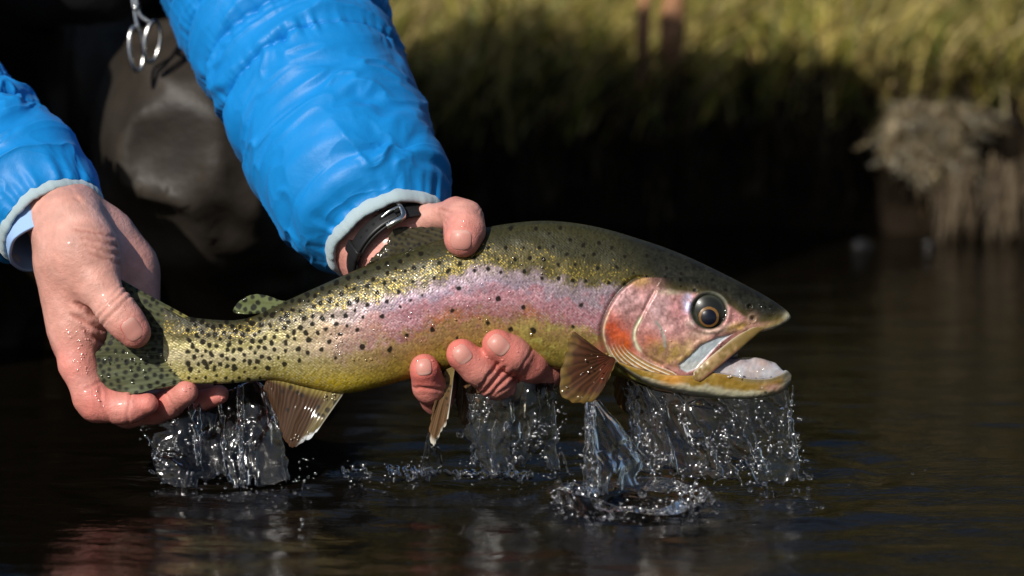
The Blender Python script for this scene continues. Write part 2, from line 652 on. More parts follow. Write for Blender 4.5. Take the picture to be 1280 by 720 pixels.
    blades(0, x, y, -0.06, (0.02, 0.35, 0.05, 0.0), 0.0010, [(0.20, 0.15, 0.095), (0.12, 0.085, 0.05), (0.28, 0.21, 0.13)], 0.2,
           "hanging_roots", "bleached roots hanging down to the water below the straw tussock", z, 0.0)

    # two cut woody stalks standing in the grass
    M_STALK = mat("woody_stalk", (0.34, 0.165, 0.08), rough=0.7, var=(80, 0.4))
    for (px, d, rad, lab) in ((808, 2250, 0.0072, "thin tan woody stalk standing upright in the bank grass"),
                              (845, 2180, 0.0115, "thicker reddish brown woody stalk standing in the bank grass")):
        y0 = 2.93
        x0 = (px - 640) / FPX * y0
        z0 = float(bank_z(np.array([x0]), np.array([y0]))[0])
        path = curve([(x0, y0, z0 - 0.03), (x0 - 0.004, y0, z0 + 0.06), (x0 + 0.004, y0, z0 + 0.16), (x0 + 0.012, y0 + 0.01, z0 + 0.30)], n=14)
        rd = rad * (1 + 0.15 * np.sin(np.arange(14) * 1.7)) * np.linspace(1.15, 0.8, 14)
        v, f, t = tube(path, rd, 10)
        tag(add_mesh("woody_stalk", v, f, M_STALK, tris=t), lab, "stalk")

    # wet stones at the waterline
    M_STONE = mat("wet_stone", (0.010, 0.009, 0.008), rough=0.2, coat=0.6, coat_rough=0.08, var=(40, 0.4), bump=[(90, 0.4, 0.004, (1, 1, 1))])
    for i, (px, py, sz, lab) in enumerate(((1166, 302, 0.005, "small wet stone glinting at the foot of the straw tussock"),
                                           (1082, 304, 0.008, "wet stone lying in the shaded water edge beside the tussock"))):
        t = FPX * CAMH / (py + 240) - 0.02
        cx, cy = (px - 640) / FPX * t, t
        a, b = np.meshgrid(np.linspace(0.05, np.pi - 0.05, 18), np.linspace(0, 2 * np.pi, 28, endpoint=False), indexing='ij')
        n = np.stack([np.sin(a) * np.cos(b), np.sin(a) * np.sin(b), np.cos(a)], -1)
        rr = 1 + 0.25 * fbm(n * 1.6 + i * 9, 2, 4)
        v = (n * rr[..., None] * np.array([1.3, 1, 0.75]) * sz + np.array([cx, cy, sz * 0.25])).reshape(-1, 3)
        m = 28
        k = np.arange(m)
        tr = np.vstack([np.stack([np.full(m, 0), k, (k + 1) % m], -1)[1:-1], np.stack([np.full(m, 17 * m), 17 * m + (k + 1) % m, 17 * m + k], -1)[1:-1]])
        tag(add_mesh("stone", v, grid_faces(18, 28, True), M_STONE, tris=tr), lab, "stone")


build_setting()

# ------------------------------------------------------------------ the trout
TOP = [(205, 384), (228, 394), (250, 398), (275, 400), (295, 400), (315, 396), (335, 387), (360, 375), (400, 357), (430, 344), (460, 331), (490, 320),
       (530, 306), (560, 297), (600, 286), (640, 279), (680, 276), (720, 279), (760, 287), (800, 299), (830, 309), (860, 321), (890, 335), (920, 350),
       (950, 366), (965, 375), (978, 384), (985, 390), (988, 395)]
BOT = [(205, 486), (228, 480), (245, 480), (265, 480), (290, 479), (320, 476), (345, 475), (370, 480), (400, 487), (420, 491), (440, 491), (470, 485), (500, 477),
       (540, 467), (580, 458), (620, 452), (650, 454), (680, 459), (710, 464), (745, 470), (770, 470), (795, 477), (820, 485), (845, 488), (862, 480),
       (880, 465), (900, 449), (922, 430), (944, 417), (955, 414), (965, 411), (976, 406), (984, 401.5), (988, 397.5)]
HWD = [(205, 6), (235, 10), (270, 15), (320, 21), (400, 33), (480, 41), (560, 46), (640, 48), (720, 48), (780, 47), (830, 43), (870, 38), (905, 31), (940, 24),
       (965, 19), (978, 14.5), (985, 9), (988, 3)]
OPERC = curve([(806, 346), (790, 352), (772, 367), (759, 388), (752, 410), (754, 428), (762, 445), (776, 459), (800, 473), (830, 484)], n=60)
PREOP = curve([(818, 360), (808, 378), (799, 396), (792, 410), (791, 422), (796, 434), (808, 446), (826, 456)], n=40)
HEADLINE = curve([(797, 347), (812, 356), (835, 363), (858, 366), (872, 369), (905, 380), (930, 397), (950, 404), (985, 398)], n=60)


def head_lerp(u):
    return sstep(760, 860, u)


def surf(u, v):
    """half width (px) of the fish at u,v"""
    t, b, h = prof(TOP, u), prof(BOT, u), prof(HWD, u)
    m, a = (t + b) / 2, np.maximum((b - t) / 2, 1)
    c = np.clip((v - m) / a, -0.999, 0.999)
    e = np.where(c > 0, 0.85 - 0.42 * head_lerp(u), 0.85 + 0.1 * head_lerp(u))
    return h * np.sqrt(1 - c * c) ** e


SPOTS = []
FISH_UV = [None, None, None]


def make_spots():
    r = np.random.default_rng(5)
    pts = []

    def radius(u, t):
        if u > 745:      # head and nape
            if t > 0.40 or t < 0.1: return None
            return (17, 2.2)
        if u < 330:
            return (7.7 + 1.3 * (t > 0.75), 3.05 if t < 0.8 else 2.1)
        lim = 0.92 - (u - 330) / 100 * 0.40 if u < 430 else (0.52 - (u - 430) / 150 * 0.20 if u < 580 else 0.32 + 0.07 * min((u - 580) / 100, 1))
        if t > lim:
            if r.random() < 0.012 and t < 0.8: return (26, 2.8)
            return None
        if u > 520 and t < 0.17 and r.random() < 0.97: return None
        k = min(max((u - 330) / 250, 0), 1)
        return (8.2 + 4.6 * k + (t > lim - 0.15) * 3, 2.95 - 0.65 * k)
    for _ in range(34000):
        u = r.uniform(236, 930)
        t = r.uniform(0.03, 0.98)
        rr = radius(u, t)
        if rr is None:
            continue
        tp, bt = np.interp(u, [p[0] for p in TOP], [p[1] for p in TOP]), np.interp(u, [p[0] for p in BOT], [p[1] for p in BOT])
        v = tp + t * (bt - tp)
        if u > 800 and v > np.interp(u, HEADLINE[:, 0], HEADLINE[:, 1]) - 6:
            continue
        sp = rr[0]
        if all((u - a) ** 2 + (v - b) ** 2 > (0.5 * (sp + c)) ** 2 for a, b, c, _ in pts):
            pts.append((u, v, sp, rr[1] * r.uniform(0.8, 1.2)))
    return pts


def lerp(a, b, w):
    w = np.asarray(w)[..., None]
    return a * (1 - w) + np.asarray(b, float) * w


def scale_field(u, v, pu=3.9, pv=3.5):
    """overlapping scale lattice: local offsets to the nearest scale centre and its id"""
    best = np.full(u.shape, 1e9)
    bi = np.zeros(u.shape, np.int64); bj = np.zeros(u.shape, np.int64)
    bx = np.zeros(u.shape); by = np.zeros(u.shape)
    j0 = np.round(v / (pv * 0.5)).astype(np.int64)
    for dj in (-1, 0, 1):
        j = j0 + dj
        off = (j % 2) * 0.5
        i = np.round(u / pu - off).astype(np.int64)
        dx = u - (i + off) * pu
        dy = v - j * pv * 0.5
        d = (dx / pu) ** 2 + (dy / pv) ** 2
        m = d < best
        best = np.where(m, d, best)
        bi, bj = np.where(m, i, bi), np.where(m, j, bj)
        bx, by = np.where(m, dx, bx), np.where(m, dy, by)
    return bx, by, bi, bj, np.sqrt(best)


def spot_mask(u, v, spots, wob=0.45, soft=0.9):
    k = np.zeros(u.shape)
    nz = fbm(np.stack([u, v], -1) * 0.22, 2, 51)
    for (a, b, _, r) in spots:
        m = (np.abs(u - a) < r * 2) & (np.abs(v - b) < r * 2)
        if not m.any():
            continue
        d = np.hypot(u[m] - a, (v[m] - b) * 0.95) - r * (1 + wob * nz[m])
        k[m] = np.maximum(k[m], 1 - sstep(-soft, soft, d))
    return k


def fish_body(root):
    cu = np.concatenate([np.linspace(205, 940, 900), 940 + 48 * np.sin(np.linspace(0, np.pi / 2, 90))[1:]])
    th = np.concatenate([np.linspace(0, np.pi, 270, endpoint=False), np.linspace(np.pi, 2 * np.pi, 50, endpoint=False)])
    U, TH = np.meshgrid(cu, th, indexing='ij')
    t, b, h = prof(TOP, cu), prof(BOT, cu), prof(HWD, cu)
    b[-1] = t[-1] + 2
    m, a = ((t + b) / 2)[:, None], (np.maximum(b - t, 2) / 2)[:, None]
    c = -np.cos(TH)
    V = m + a * c
    hl = head_lerp(U)
    e = np.where(c > 0, 0.85 - 0.42 * hl, 0.85 + 0.1 * hl)
    sn = np.sin(TH)
    Wd = -h[:, None] * np.sign(sn) * np.abs(sn) ** e
    T = (V - t[:, None]) / np.maximum(b - t, 2)[:, None]
    # gentle waviness of contour
    u, v = U.ravel(), V.ravel()
    tt = T.ravel()
    w = Wd.ravel()
    near = w < 0
    sgn = np.where(near, -1.0, 1.0)
    edge = np.clip(np.abs(np.sin(TH)).ravel() * 3, 0, 1)
    uv = np.stack([u, v], -1)

    od, os_, op = pdist(u, v, OPERC)
    inhead = sstep(-1.2, 1.2, -os_) * (u > 748)          # >0 inside gill cover
    # curve is walked downward; decide sign from a known point inside the head
    probe = pdist(np.array([830.0]), np.array([410.0]), OPERC)[1][0]
    sgnh = np.sign(probe)
    sd = os_ * sgnh
    head = np.where((v < 347), 0, sstep(-1.5, 1.5, sd)) * (u > 745)
    upper = sstep(-4, 4, -(v - np.interp(u, HEADLINE[:, 0], HEADLINE[:, 1])))
    headtop = sstep(790, 835, u + (345 - v) * 0.5) * upper
    scaled = (1 - head) * (1 - headtop)

    # ---- relief
    disp = np.zeros_like(u)
    bx, by, bi, bj, bd = scale_field(u + 3 * vn(uv * 0.02, 3), v + 3 * vn(uv * 0.02, 4) + 0.22 * (u - 500) * (u < 500))
    h1, h2, h3 = hash01(bi, bj, 1), hash01(bi, bj, 2), hash01(bi, bj, 3)
    disp += scaled * (0.42 * (1 - 1.6 * bd ** 2) + (h1 - 0.5) * 0.22 * bx + (h2 - 0.5) * 0.22 * by - 0.07 * bx)
    disp += 0.5 * fbm(uv * 0.035, 3, 12)
    disp += scaled * 0.8 * fbm(uv * np.array([0.02, 0.05]), 2, 14)
    # lateral line crease
    # gill cover
    disp += 3.6 * head * (1 - 0.55 * sstep(0, 60, sd)) - 2.6 * gauss(sd + 2.5, 2.4) * (v > 345) * (od < 10)
    pd_, ps_, pp = pdist(u, v, PREOP)
    disp += -1.8 * gauss(pd_, 2.2) * (pp > 0.02)
    psg = ps_ * np.sign(pdist(np.array([840.0]), np.array([400.0]), PREOP)[1][0])
    disp += 1.7 * sstep(0, 5, psg) * head * (pd_ < 40) * (1 - sstep(12, 40, pd_))
    er = np.hypot(u - 884, v - 389)
    disp += -5.0 * (1 - sstep(17, 25, er)) + 1.8 * gauss(er - 26, 3.0)
    so = pdist(u, v, curve([(858, 402), (872, 411), (890, 413), (908, 409), (926, 402)], n=30))[0]
    disp += 2.4 * gauss(so, 4.0)
    disp += head * (0.9 * fbm(uv * 0.08, 2, 61) + 0.22 * fbm(uv * 0.3, 2, 62))
    # branchiostegal rays: ridges parallel to lower rear edge of the gill cover
    br = head * (1 - sstep(20, 25, sd)) * sstep(426, 446, v) * (1 - sstep(836, 862, u))
    ph = sd + 0.06 * (u - 752)
    disp += br * 1.5 * (np.cos(ph / 4.4 * 2 * np.pi) * 0.6 + 0.3 * np.cos(ph / 2.4 * 2 * np.pi))
    for (a_, b_, r_) in ((939, 398, 2.6), (935, 383, 2.2)):
        rr = np.hypot(u - a_, v - b_)
        disp += -3.0 * gauss(rr, r_) + 0.9 * gauss(rr - r_ * 1.9, 1.6)
    # membrane hollow behind the jaw bone
    MEMB = np.array([(918, 415), (893, 420), (873, 429), (859, 443), (845, 454), (847, 461), (856, 466), (868, 462), (880, 449), (888, 440), (900, 428)])
    mem = inpoly(u, v, MEMB).astype(float)
    md = pdist(u, v, np.vstack([MEMB, MEMB[:1]]))[0]
    mems = np.where(mem > 0, sstep(0, 3, md), 0)
    disp += -2.2 * mems
    cheek = pdist(u, v, curve([(930, 411), (912, 414), (892, 418), (872, 427), (857, 441), (842, 454)], n=20))[0]
    disp += 1.2 * gauss(cheek, 3)
    w2 = w + sgn * disp * edge

    # ---- colour (albedo)
    n1, n2, n3 = fbm(uv * 0.03, 3, 70), fbm(uv * 0.12, 3, 71), fbm(uv * 0.5, 2, 72)
    T2 = tt + 0.035 * n1 + 0.03 * n2 - 0.105 * sstep(560, 740, u) * (1 - sstep(0.55, 0.8, tt))
    front = sstep(330, 520, u)
    vf = sstep(560, 740, u)
    back = np.array([0.030, 0.028, 0.009])
    col = np.broadcast_to(back, u.shape + (3,)).copy()
    col = lerp(col, [0.068, 0.054, 0.011], sstep(0.06, 0.20, T2))
    col = lerp(col, [0.020, 0.019, 0.009], sstep(690, 830, u) * (1 - sstep(0.05, 0.3, tt)) * 0.85)
    # rear: cream and olive; front: lilac, rose, tan, yellow
    rear = lerp(col, [0.30, 0.26, 0.10], sstep(0.28, 0.45, T2))
    rear = lerp(rear, [0.36, 0.31, 0.175], sstep(0.42, 0.55, T2) * (1 - sstep(0.62, 0.75, T2)))
    rear = lerp(rear, [0.35, 0.295, 0.085], sstep(0.70, 0.92, T2))
    fr = lerp(col, [0.235, 0.175, 0.19], sstep(0.245, 0.34, T2))
    fr = lerp(fr, [0.36, 0.165, 0.19], sstep(0.36, 0.46, T2))
    fr = lerp(fr, [0.34, 0.10, 0.09], gauss(T2 - 0.40, 0.022) * sstep(480, 620, u) * (0.35 + 0.5 * n2))
    fr = lerp(fr, [0.31, 0.125, 0.085], sstep(0.49, 0.58, T2) * (0.55 + 0.4 * n1))
    fr = lerp(fr, [0.29, 0.175, 0.065], sstep(0.56, 0.72, T2 + 0.05 * n2))
    fr = lerp(fr, [0.33, 0.225, 0.038], sstep(0.74, 0.90, T2))
    fr = lerp(fr, [0.235, 0.19, 0.042], vf * sstep(0.62, 0.85, T2) * 0.7)
    col = lerp(rear, fr, front)
    # brassy yellow by the vent, green mottle towards the pectoral fin
    col = lerp(col, [0.50, 0.36, 0.02], np.exp(-((u - 425) / 75) ** 2 - ((v - 482) / 16) ** 2) * 0.9)
    col = lerp(col, [0.42, 0.38, 0.10], vf * sstep(0.6, 0.8, T2) * sstep(0.1, 0.5, n2) * 0.7)
    col = lerp(col, [0.38, 0.12, 0.05], front * gauss(T2 - 0.62, 0.06) * sstep(0.0, 0.5, n1) * 0.6)
    # pearly purple upper rim of the stripe
    col = lerp(col, [0.30, 0.215, 0.34], front * (1 - vf * 0.6) * gauss(T2 - 0.38, 0.05) * (0.2 + 0.3 * h3))
    # per scale variation
    vary = (0.72 + 0.54 * h1)[:, None]
    col = np.where(scaled[:, None] > 0.5, col * vary, col)
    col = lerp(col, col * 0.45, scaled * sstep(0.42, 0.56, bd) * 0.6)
    # brassy flecks on the upper flank
    gx, gy, gi, gj, gd = scale_field(u + 2 * vn(uv * 0.03, 33), v + 2 * vn(uv * 0.03, 34) + 0.22 * (u - 500) * (u < 500), 3.3, 3.0)
    gh = hash01(gi, gj, 9)
    zone = sstep(0.07, 0.17, T2) * (1 - sstep(0.25, 0.33, T2)) * (0.55 + 0.6 * vn(uv * 0.035, 37))
    fleck = scaled * (gh > 1.0 - 0.62 * zone * (1 - 0.45 * sstep(560, 700, u))) * (1 - sstep(0.14, 0.36, gd))
    col = lerp(col, np.array([0.56, 0.41, 0.06]) * (1 - 0.35 * sstep(540, 680, u))[:, None], fleck * 0.85)
    flk2 = scaled * (h2 > 0.55) * (1 - sstep(0.1, 0.38, bd)) * (1 - front) * sstep(0.3, 0.4, T2)
    col = lerp(col, [0.62, 0.54, 0.30], flk2 * 0.7)
    pearl = scaled * (h2 > 0.6) * (1 - sstep(0.1, 0.4, bd)) * front * sstep(0.25, 0.33, T2) * (1 - sstep(0.6, 0.75, T2))
    col = lerp(col, [0.54, 0.42, 0.45], pearl * 0.45)
    # ---- head colours
    hc = np.broadcast_to(np.array([0.52, 0.24, 0.22]), u.shape + (3,)).copy()

    def blob(cx, cy, rx, ry, c_, k=1.0, rot=0.0):
        nonlocal hc
        ca, sa = math.cos(math.radians(rot)), math.sin(math.radians(rot))
        dx, dy = u - cx, v - cy
        x_, y_ = dx * ca + dy * sa, -dx * sa + dy * ca
        g = np.exp(-((x_ / rx) ** 2 + (y_ / ry) ** 2) ** 1.4) * k
        g = np.clip(g * (1 + 0.4 * n2), 0, 1)
        hc = lerp(hc, c_, g)
    blob(765, 418, 22, 30, [0.50, 0.085, 0.035], 0.95)
    blob(778, 432, 18, 14, [0.55, 0.10, 0.02], 0.8, 40)
    blob(780, 375, 20, 20, [0.60, 0.36, 0.36], 0.8)
    blob(800, 352, 14, 8, [0.46, 0.26, 0.10], 0.9)
    blob(822, 385, 18, 22, [0.64, 0.40, 0.40], 0.9)
    blob(845, 392, 14, 18, [0.60, 0.27, 0.27], 0.9)
    blob(857, 378, 7, 13, [0.44, 0.42, 0.60], 0.95)
    blob(838, 364, 20, 5, [0.50, 0.40, 0.28], 0.8)
    blob(832, 405, 20, 10, [0.64, 0.36, 0.34], 0.7)
    blob(808, 425, 14, 12, [0.52, 0.16, 0.10], 0.8)
    blob(825, 440, 22, 14, [0.34, 0.22, 0.035], 0.9)
    blob(850, 440, 20, 14, [0.40, 0.26, 0.07], 0.85, -30)
    blob(868, 428, 18, 10, [0.52, 0.33, 0.20], 0.7, -30)
    blob(892, 412, 36, 6, [0.66, 0.45, 0.36], 0.9, -8)
    blob(920, 408, 18, 6, [0.44, 0.26, 0.08], 0.9, -20)
    blob(862, 404, 8, 7, [0.68, 0.50, 0.44], 0.9)
    hc = hc * (0.86 + 0.26 * n2 + 0.18 * n3)[:, None]
    # cream slit of the preopercle and grey vein
    hc = lerp(hc, [0.62, 0.60, 0.42], gauss(pd_, 2.4) * sstep(0.22, 0.34, pp) * (1 - sstep(0.72, 0.8, pp)))
    hc = lerp(hc, [0.10, 0.05, 0.03], gauss(psg - 3.2, 1.1) * sstep(0.2, 0.3, pp) * (1 - sstep(0.5, 0.6, pp)) * 0.8 * (pd_ < 8))
    vein = pdist(u, v, curve([(818, 402), (824, 410), (828, 422), (829, 432)], n=20))[0]
    hc = lerp(hc, [0.30, 0.32, 0.27], gauss(vein, 1.9) * 0.85)
    hc = lerp(hc, [0.66, 0.62, 0.44], br * sstep(0.0, 0.8, np.cos(ph / 4.4 * 2 * np.pi)))
    hc = lerp(hc, [0.36, 0.22, 0.02], br * sstep(0.0, 0.8, -np.cos(ph / 4.4 * 2 * np.pi)) * 0.9)
    hc = lerp(hc, [0.62, 0.58, 0.36], gauss(sd - 1.0, 1.5) * (od < 6) * sstep(380, 400, v) * 0.7)
    hc = lerp(hc, [0.50, 0.58, 0.62], mems * 0.95)
    hc = lerp(hc, [0.70, 0.68, 0.60], mems * (1 - sstep(458, 468, v)) * sstep(446, 456, v) * 0.5)
    ht = np.broadcast_to(np.array([0.015, 0.0145, 0.009]), u.shape + (3,)) * (1 + 0.3 * n2 + 0.25 * n3)[:, None]
    ht = lerp(ht, [0.10, 0.075, 0.02], gauss(v - np.interp(u, HEADLINE[:, 0], HEADLINE[:, 1]), 9) * 0.6)
    col = lerp(col, hc, head)
    col = lerp(col, ht, np.maximum(headtop, 0))
    # dark crescent behind the gill cover, rose patch at its lower edge
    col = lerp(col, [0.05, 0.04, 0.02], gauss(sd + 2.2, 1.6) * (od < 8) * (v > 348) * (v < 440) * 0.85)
    col = lerp(col, [0.46, 0.14, 0.10], np.exp(-((u - 748) / 9) ** 2 - ((v - 437) / 11) ** 2) * (1 - head) * 0.8)
    # lips and snout
    lip = pdist(u, v, curve([(988, 397), (976, 403), (962, 408), (946, 413)], n=20))[0]
    col = lerp(col, [0.36, 0.28, 0.085], gauss(lip, 6) * 0.85)
    lipe = pdist(u, v, curve([(988, 400), (976, 407), (964, 412), (946, 418)], n=20))[0]
    col = lerp(col, [0.56, 0.53, 0.44], gauss(lipe, 3.5) * 0.85)
    col = lerp(col, [0.62, 0.58, 0.42], gauss(np.hypot(u - 984, v - 396), 6) * 0.9)
    ring = np.hypot(u - 939, v - 398)
    col = lerp(col, [0.42, 0.26, 0.18], gauss(ring, 7) * 0.7)
    col = lerp(col, [0.01, 0.01, 0.01], gauss(ring, 2.2))
    # eye socket
    col = lerp(col, [0.035, 0.04, 0.026], (1 - sstep(21, 24, er)))
    col = lerp(col, [0.26, 0.27, 0.22], gauss(er - 23.5, 1.6) * sstep(0, 12, 394 - v + 8) * 0.6)
    # spots
    global SPOTS
    SPOTS = make_spots()
    sp = spot_mask(u, v, SPOTS) * (1 - head)
    col = lerp(col, [0.010, 0.009, 0.007], sp * 0.96)
    hs = spot_mask(u, v, [(870, 352, 0, 2.0), (905, 362, 0, 2.0), (955, 384, 0, 2.2), (830, 346, 0, 2.1), (848, 350, 0, 2.2), (866, 363, 0, 2.0), (849, 358, 0, 1.9), (889, 350, 0, 1.8)])
    col = lerp(col, [0.008, 0.008, 0.007], hs * headtop)
    gloss = 0.44 + 0.1 * n3 - 0.06 * headtop
    shine = 0.28 * scaled * sstep(0.05, 0.3, tt) * (1 - sp) + 0.12 * head
    vtx = G(u, v, w2)
    f = grid_faces(len(cu), len(th), True)
    nlast = (len(cu) - 1) * len(th)
    k = np.arange(len(th))
    tris = np.stack([np.full(len(th) - 2, nlast), nlast + k[1:-1], nlast + k[2:]], -1)
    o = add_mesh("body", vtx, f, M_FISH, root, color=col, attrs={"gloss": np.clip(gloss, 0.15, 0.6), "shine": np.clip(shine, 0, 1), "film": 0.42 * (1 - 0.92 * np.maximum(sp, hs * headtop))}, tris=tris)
    FISH_UV[:] = [u[near], v[near], col[near]]
    return o


def dome(name, parent, cu, cv, w0, r0, r1, height, colfn, matl, n=24, m=48, tilt=0.0, rlim=None):
    R, A = np.meshgrid(np.linspace(r0, r1, n), np.linspace(0, 2 * np.pi, m, endpoint=False), indexing='ij')
    u = cu + R * np.cos(A)
    v = cv + R * np.sin(A)
    rr = rlim or r1
    w = w0 - height * (1 - (R / rr) ** 2)
    w[-1] += 2.0
    c = colfn(R, A)
    return add_mesh(name, G(u.ravel(), v.ravel(), w.ravel()), grid_faces(n, m, True), matl, parent, color=c.reshape(-1, 3))


def sheet_fin(name, root, base, outer, wbase, wouter, colfn, nrays=14, na=110, nb=60, thick=2.2, ripple=1.2, side=1, bow=0.0, rag=1.5, wave=2.2):
    """fin membrane between a base curve and an outer curve (lists of u,v), closed sheet with raised rays"""
    B = curve(base, n=na)
    O = curve(outer, n=na)
    a = np.linspace(0, 1, na)
    O = O + (rag * np.stack([vn(np.stack([a * 37, a * 0], -1), 5), vn(np.stack([a * 37, a * 0 + 4], -1), 6)], -1))
    bb = np.linspace(0, 1, nb)
    A_, B_ = np.meshgrid(a, bb, indexing='ij')
    uv = B[:, None] * (1 - bb)[None, :, None] + O[:, None] * bb[None, :, None]
    wb = np.interp(a, np.linspace(0, 1, len(wbase)), wbase)
    wo = np.interp(a, np.linspace(0, 1, len(wouter)), wouter)
    w = wb[:, None] * (1 - bb) + wo[:, None] * bb + bow * np.sin(np.pi * bb)[None]
    w = w + wave * fbm(np.stack([A_ * 5, B_ * 2], -1), 2, 9) * B_
    ray = np.cos(2 * np.pi * nrays * (A_ + 0.015 * vn(np.stack([A_ * 9, B_ * 6], -1), 3)))
    split = np.cos(2 * np.pi * nrays * 2 * A_) * sstep(0.45, 0.8, B_)
    th = thick * (1 - 0.7 * B_) * (0.6) + 0.35 + ripple * 0.22 * (ray * (1 - 0.5 * sstep(0.5, 1, B_)) + 0.5 * split) * (1 - 0.4 * B_) * 0.6
    th = np.maximum(th, 0.25)
    rim = np.minimum(1, np.minimum((1 - B_) * 14, np.minimum(A_, 1 - A_) * 26) + 0.12)
    th = th * rim
    c = colfn(A_, B_, ray, uv[..., 0], uv[..., 1])
    u, v = uv[..., 0].ravel(), uv[..., 1].ravel()
    fr = G(u, v, (w - th).ravel())
    bk = G(u, v, (w + th).ravel())
    f = grid_faces(na, nb)
    n = na * nb
    bd = np.concatenate([np.arange(nb), np.arange(1, na) * nb + nb - 1, (na - 1) * nb + np.arange(nb - 2, -1, -1), np.arange(na - 2, 0, -1) * nb])
    bd2 = np.roll(bd, -1)
    sidef = np.stack([bd, bd2, bd2 + n, bd + n], -1)
    return add_mesh(name, np.vstack([fr, bk]), np.vstack([f[:, ::-1], f + n, sidef]), M_FIN, root,
                    color=np.vstack([c.reshape(-1, 3), c.reshape(-1, 3)]))


def build_fish():
    root = empty("trout", P(600, 470, 0), "large pink striped spotted trout with open mouth held in two hands", "fish")
    body = fish_body(root)

    # ---- eyes (near and far side)
    for s_ in (-1, 1):
        w_e = s_ * float(surf(np.array([884.0]), np.array([389.0]))[0])

        def flip(o):
            if s_ > 0:      # far side: mirror through the fish's plane
                me = o.data
                n = len(me.vertices)
                c = np.empty(n * 3)
                me.vertices.foreach_get("co", c)
                c = c.reshape(-1, 3)
                off = ((c - (Cv + Fv * D)) @ Fv)
                c = c - 2 * off[:, None] * Fv
                me.vertices.foreach_set("co", c.ravel())
                me.flip_normals()
            return o
        we = -abs(w_e)
        eb = dome("eye", root, 883.5, 389, we + 2.8, 0.3, 20.8, 5.2, lambda R, A: np.stack([0.012 + 0 * R, 0.013 + 0 * R, 0.010 + 0 * R], -1) * (1 + 0.9 * gauss(R - 19.5, 2.2)[..., None] * 2.0 * (np.sin(A) < 0.3)[..., None]), M_EYE)
        flip(eb)
        ir = dome("iris", eb, 883.5, 395.8, we - 2.2, 9.5, 13.2, 2.4, lambda R, A: lerp(np.broadcast_to(np.array([0.15, 0.075, 0.02]), R.shape + (3,)), [0.02, 0.015, 0.01], np.clip(sstep(12.2, 13.7, R) + 0.5 * (np.sin(A * 9) > 0.75) * sstep(11, 13, R), 0, 1)) * (0.75 + 0.45 * (np.sin(A) < 0))[..., None], M_EYE, n=12)
        flip(ir)
        pu = dome("pupil", eb, 883.5, 396.0, we - 2.9, 0.2, 10.6, 2.4, lambda R, A: np.broadcast_to(np.array([0.004, 0.005, 0.012]), R.shape + (3,)), M_EYE, n=14)
        flip(pu)

    # ---- upper jaw bone (near and far)
    for s_ in (-1, 1):
        ctr = curve([(953, 410), (941, 414), (924, 425), (905, 440), (889, 453), (874, 466), (865, 472)], n=60)
        hw = np.interp(np.linspace(0, 1, 60), [0, 0.15, 0.4, 0.75, 0.93, 1], [2.0, 5.5, 8.2, 8.4, 7.4, 2.6])
        tg = np.gradient(ctr, axis=0)
        tg /= np.linalg.norm(tg, axis=1)[:, None]
        nm = np.stack([-tg[:, 1], tg[:, 0]], -1)
        ang = np.linspace(0, 2 * np.pi, 28, endpoint=False)
        uu = ctr[:, 0:1] + nm[:, 0:1] * hw[:, None] * np.cos(ang)
        vv = ctr[:, 1:2] + nm[:, 1:2] * hw[:, None] * np.cos(ang)
        wc = -np.interp(np.linspace(0, 1, 60), [0, 0.3, 0.7, 1], [17, 26, 35, 38])
        ww = wc[:, None] - 3.0 * np.sin(ang)[None] * np.minimum(1, hw / 4)[:, None] - 0.5 * fbm(np.stack([uu * 0.15, vv * 0.15], -1), 2, 8)
        side = np.cos(ang)[None] + 0 * uu
        nz = fbm(np.stack([uu * 0.12, vv * 0.12], -1), 3, 19)
        c = np.broadcast_to(np.array([0.19, 0.125, 0.038]), uu.shape + (3,)).copy()
        c = lerp(c, [0.34, 0.22, 0.10], sstep(0.0, 0.7, nz))
        c = lerp(c, [0.66, 0.55, 0.36], sstep(0.35, 0.9, side if True else side) * 0.0)
        c = lerp(c, [0.26, 0.09, 0.07], sstep(0.4, 0.9, -side) * 0.6 * (0.6 + nz))
        c = lerp(c, [0.52, 0.46, 0.33], sstep(0.7, 0.97, side) * 0.7)
        if s_ > 0:
            ww = -ww
        v = G(uu.ravel(), vv.ravel(), ww.ravel())
        k = np.arange(28)
        tr = np.vstack([np.stack([np.zeros(26, int), k[2:], k[1:-1]], -1), np.stack([np.full(26, 59 * 28), 59 * 28 + k[1:-1], 59 * 28 + k[2:]], -1)])
        f = grid_faces(60, 28, True)
        add_mesh("jaw_bone", v, f, M_FISH, root, color=c, attrs={"gloss": np.full(len(v), 0.3), "shine": np.full(len(v), 0.05), "film": np.full(len(v), 0.4)}, tris=tr)

    # ---- lower jaw: open boat with lip, lining and tongue
    n = 150
    uu = np.linspace(772, 989, n)
    lipv = prof([(772, 452), (800, 462), (830, 468), (850, 469), (865, 469), (885, 466), (905, 468), (930, 473), (955, 474), (972, 470), (983, 465), (989, 470)], uu)
    botv = prof([(772, 456), (790, 469), (810, 480), (835, 488), (860, 493), (890, 497), (920, 499), (945, 498), (965, 494), (980, 488), (989, 476)], uu)
    hwj = prof([(772, 40), (820, 41), (860, 39), (900, 33), (935, 27), (960, 21), (978, 13), (989, 3)], uu)
    mm = 72
    ph = np.linspace(0, np.pi, mm)            # outer: near lip -> keel -> far lip
    cosp, sinp = np.cos(ph), np.sin(ph)
    Wo = -hwj[:, None] * np.sign(cosp) * np.abs(cosp) ** 0.62
    Vo = lipv[:, None] + (botv - lipv)[:, None] * sinp ** 0.8
    Uo = np.broadcast_to(uu[:, None], Vo.shape)
    p2 = np.stack([Uo, Vo], -1)
    nz, nz2 = fbm(p2 * 0.06, 3, 91), fbm(p2 * 0.25, 2, 92)
    Wo = Wo + np.sign(Wo) * (0.8 * nz + 0.5 * nz2) * np.abs(cosp)
    t = (Vo - lipv[:, None]) / np.maximum(botv - lipv, 1)[:, None]
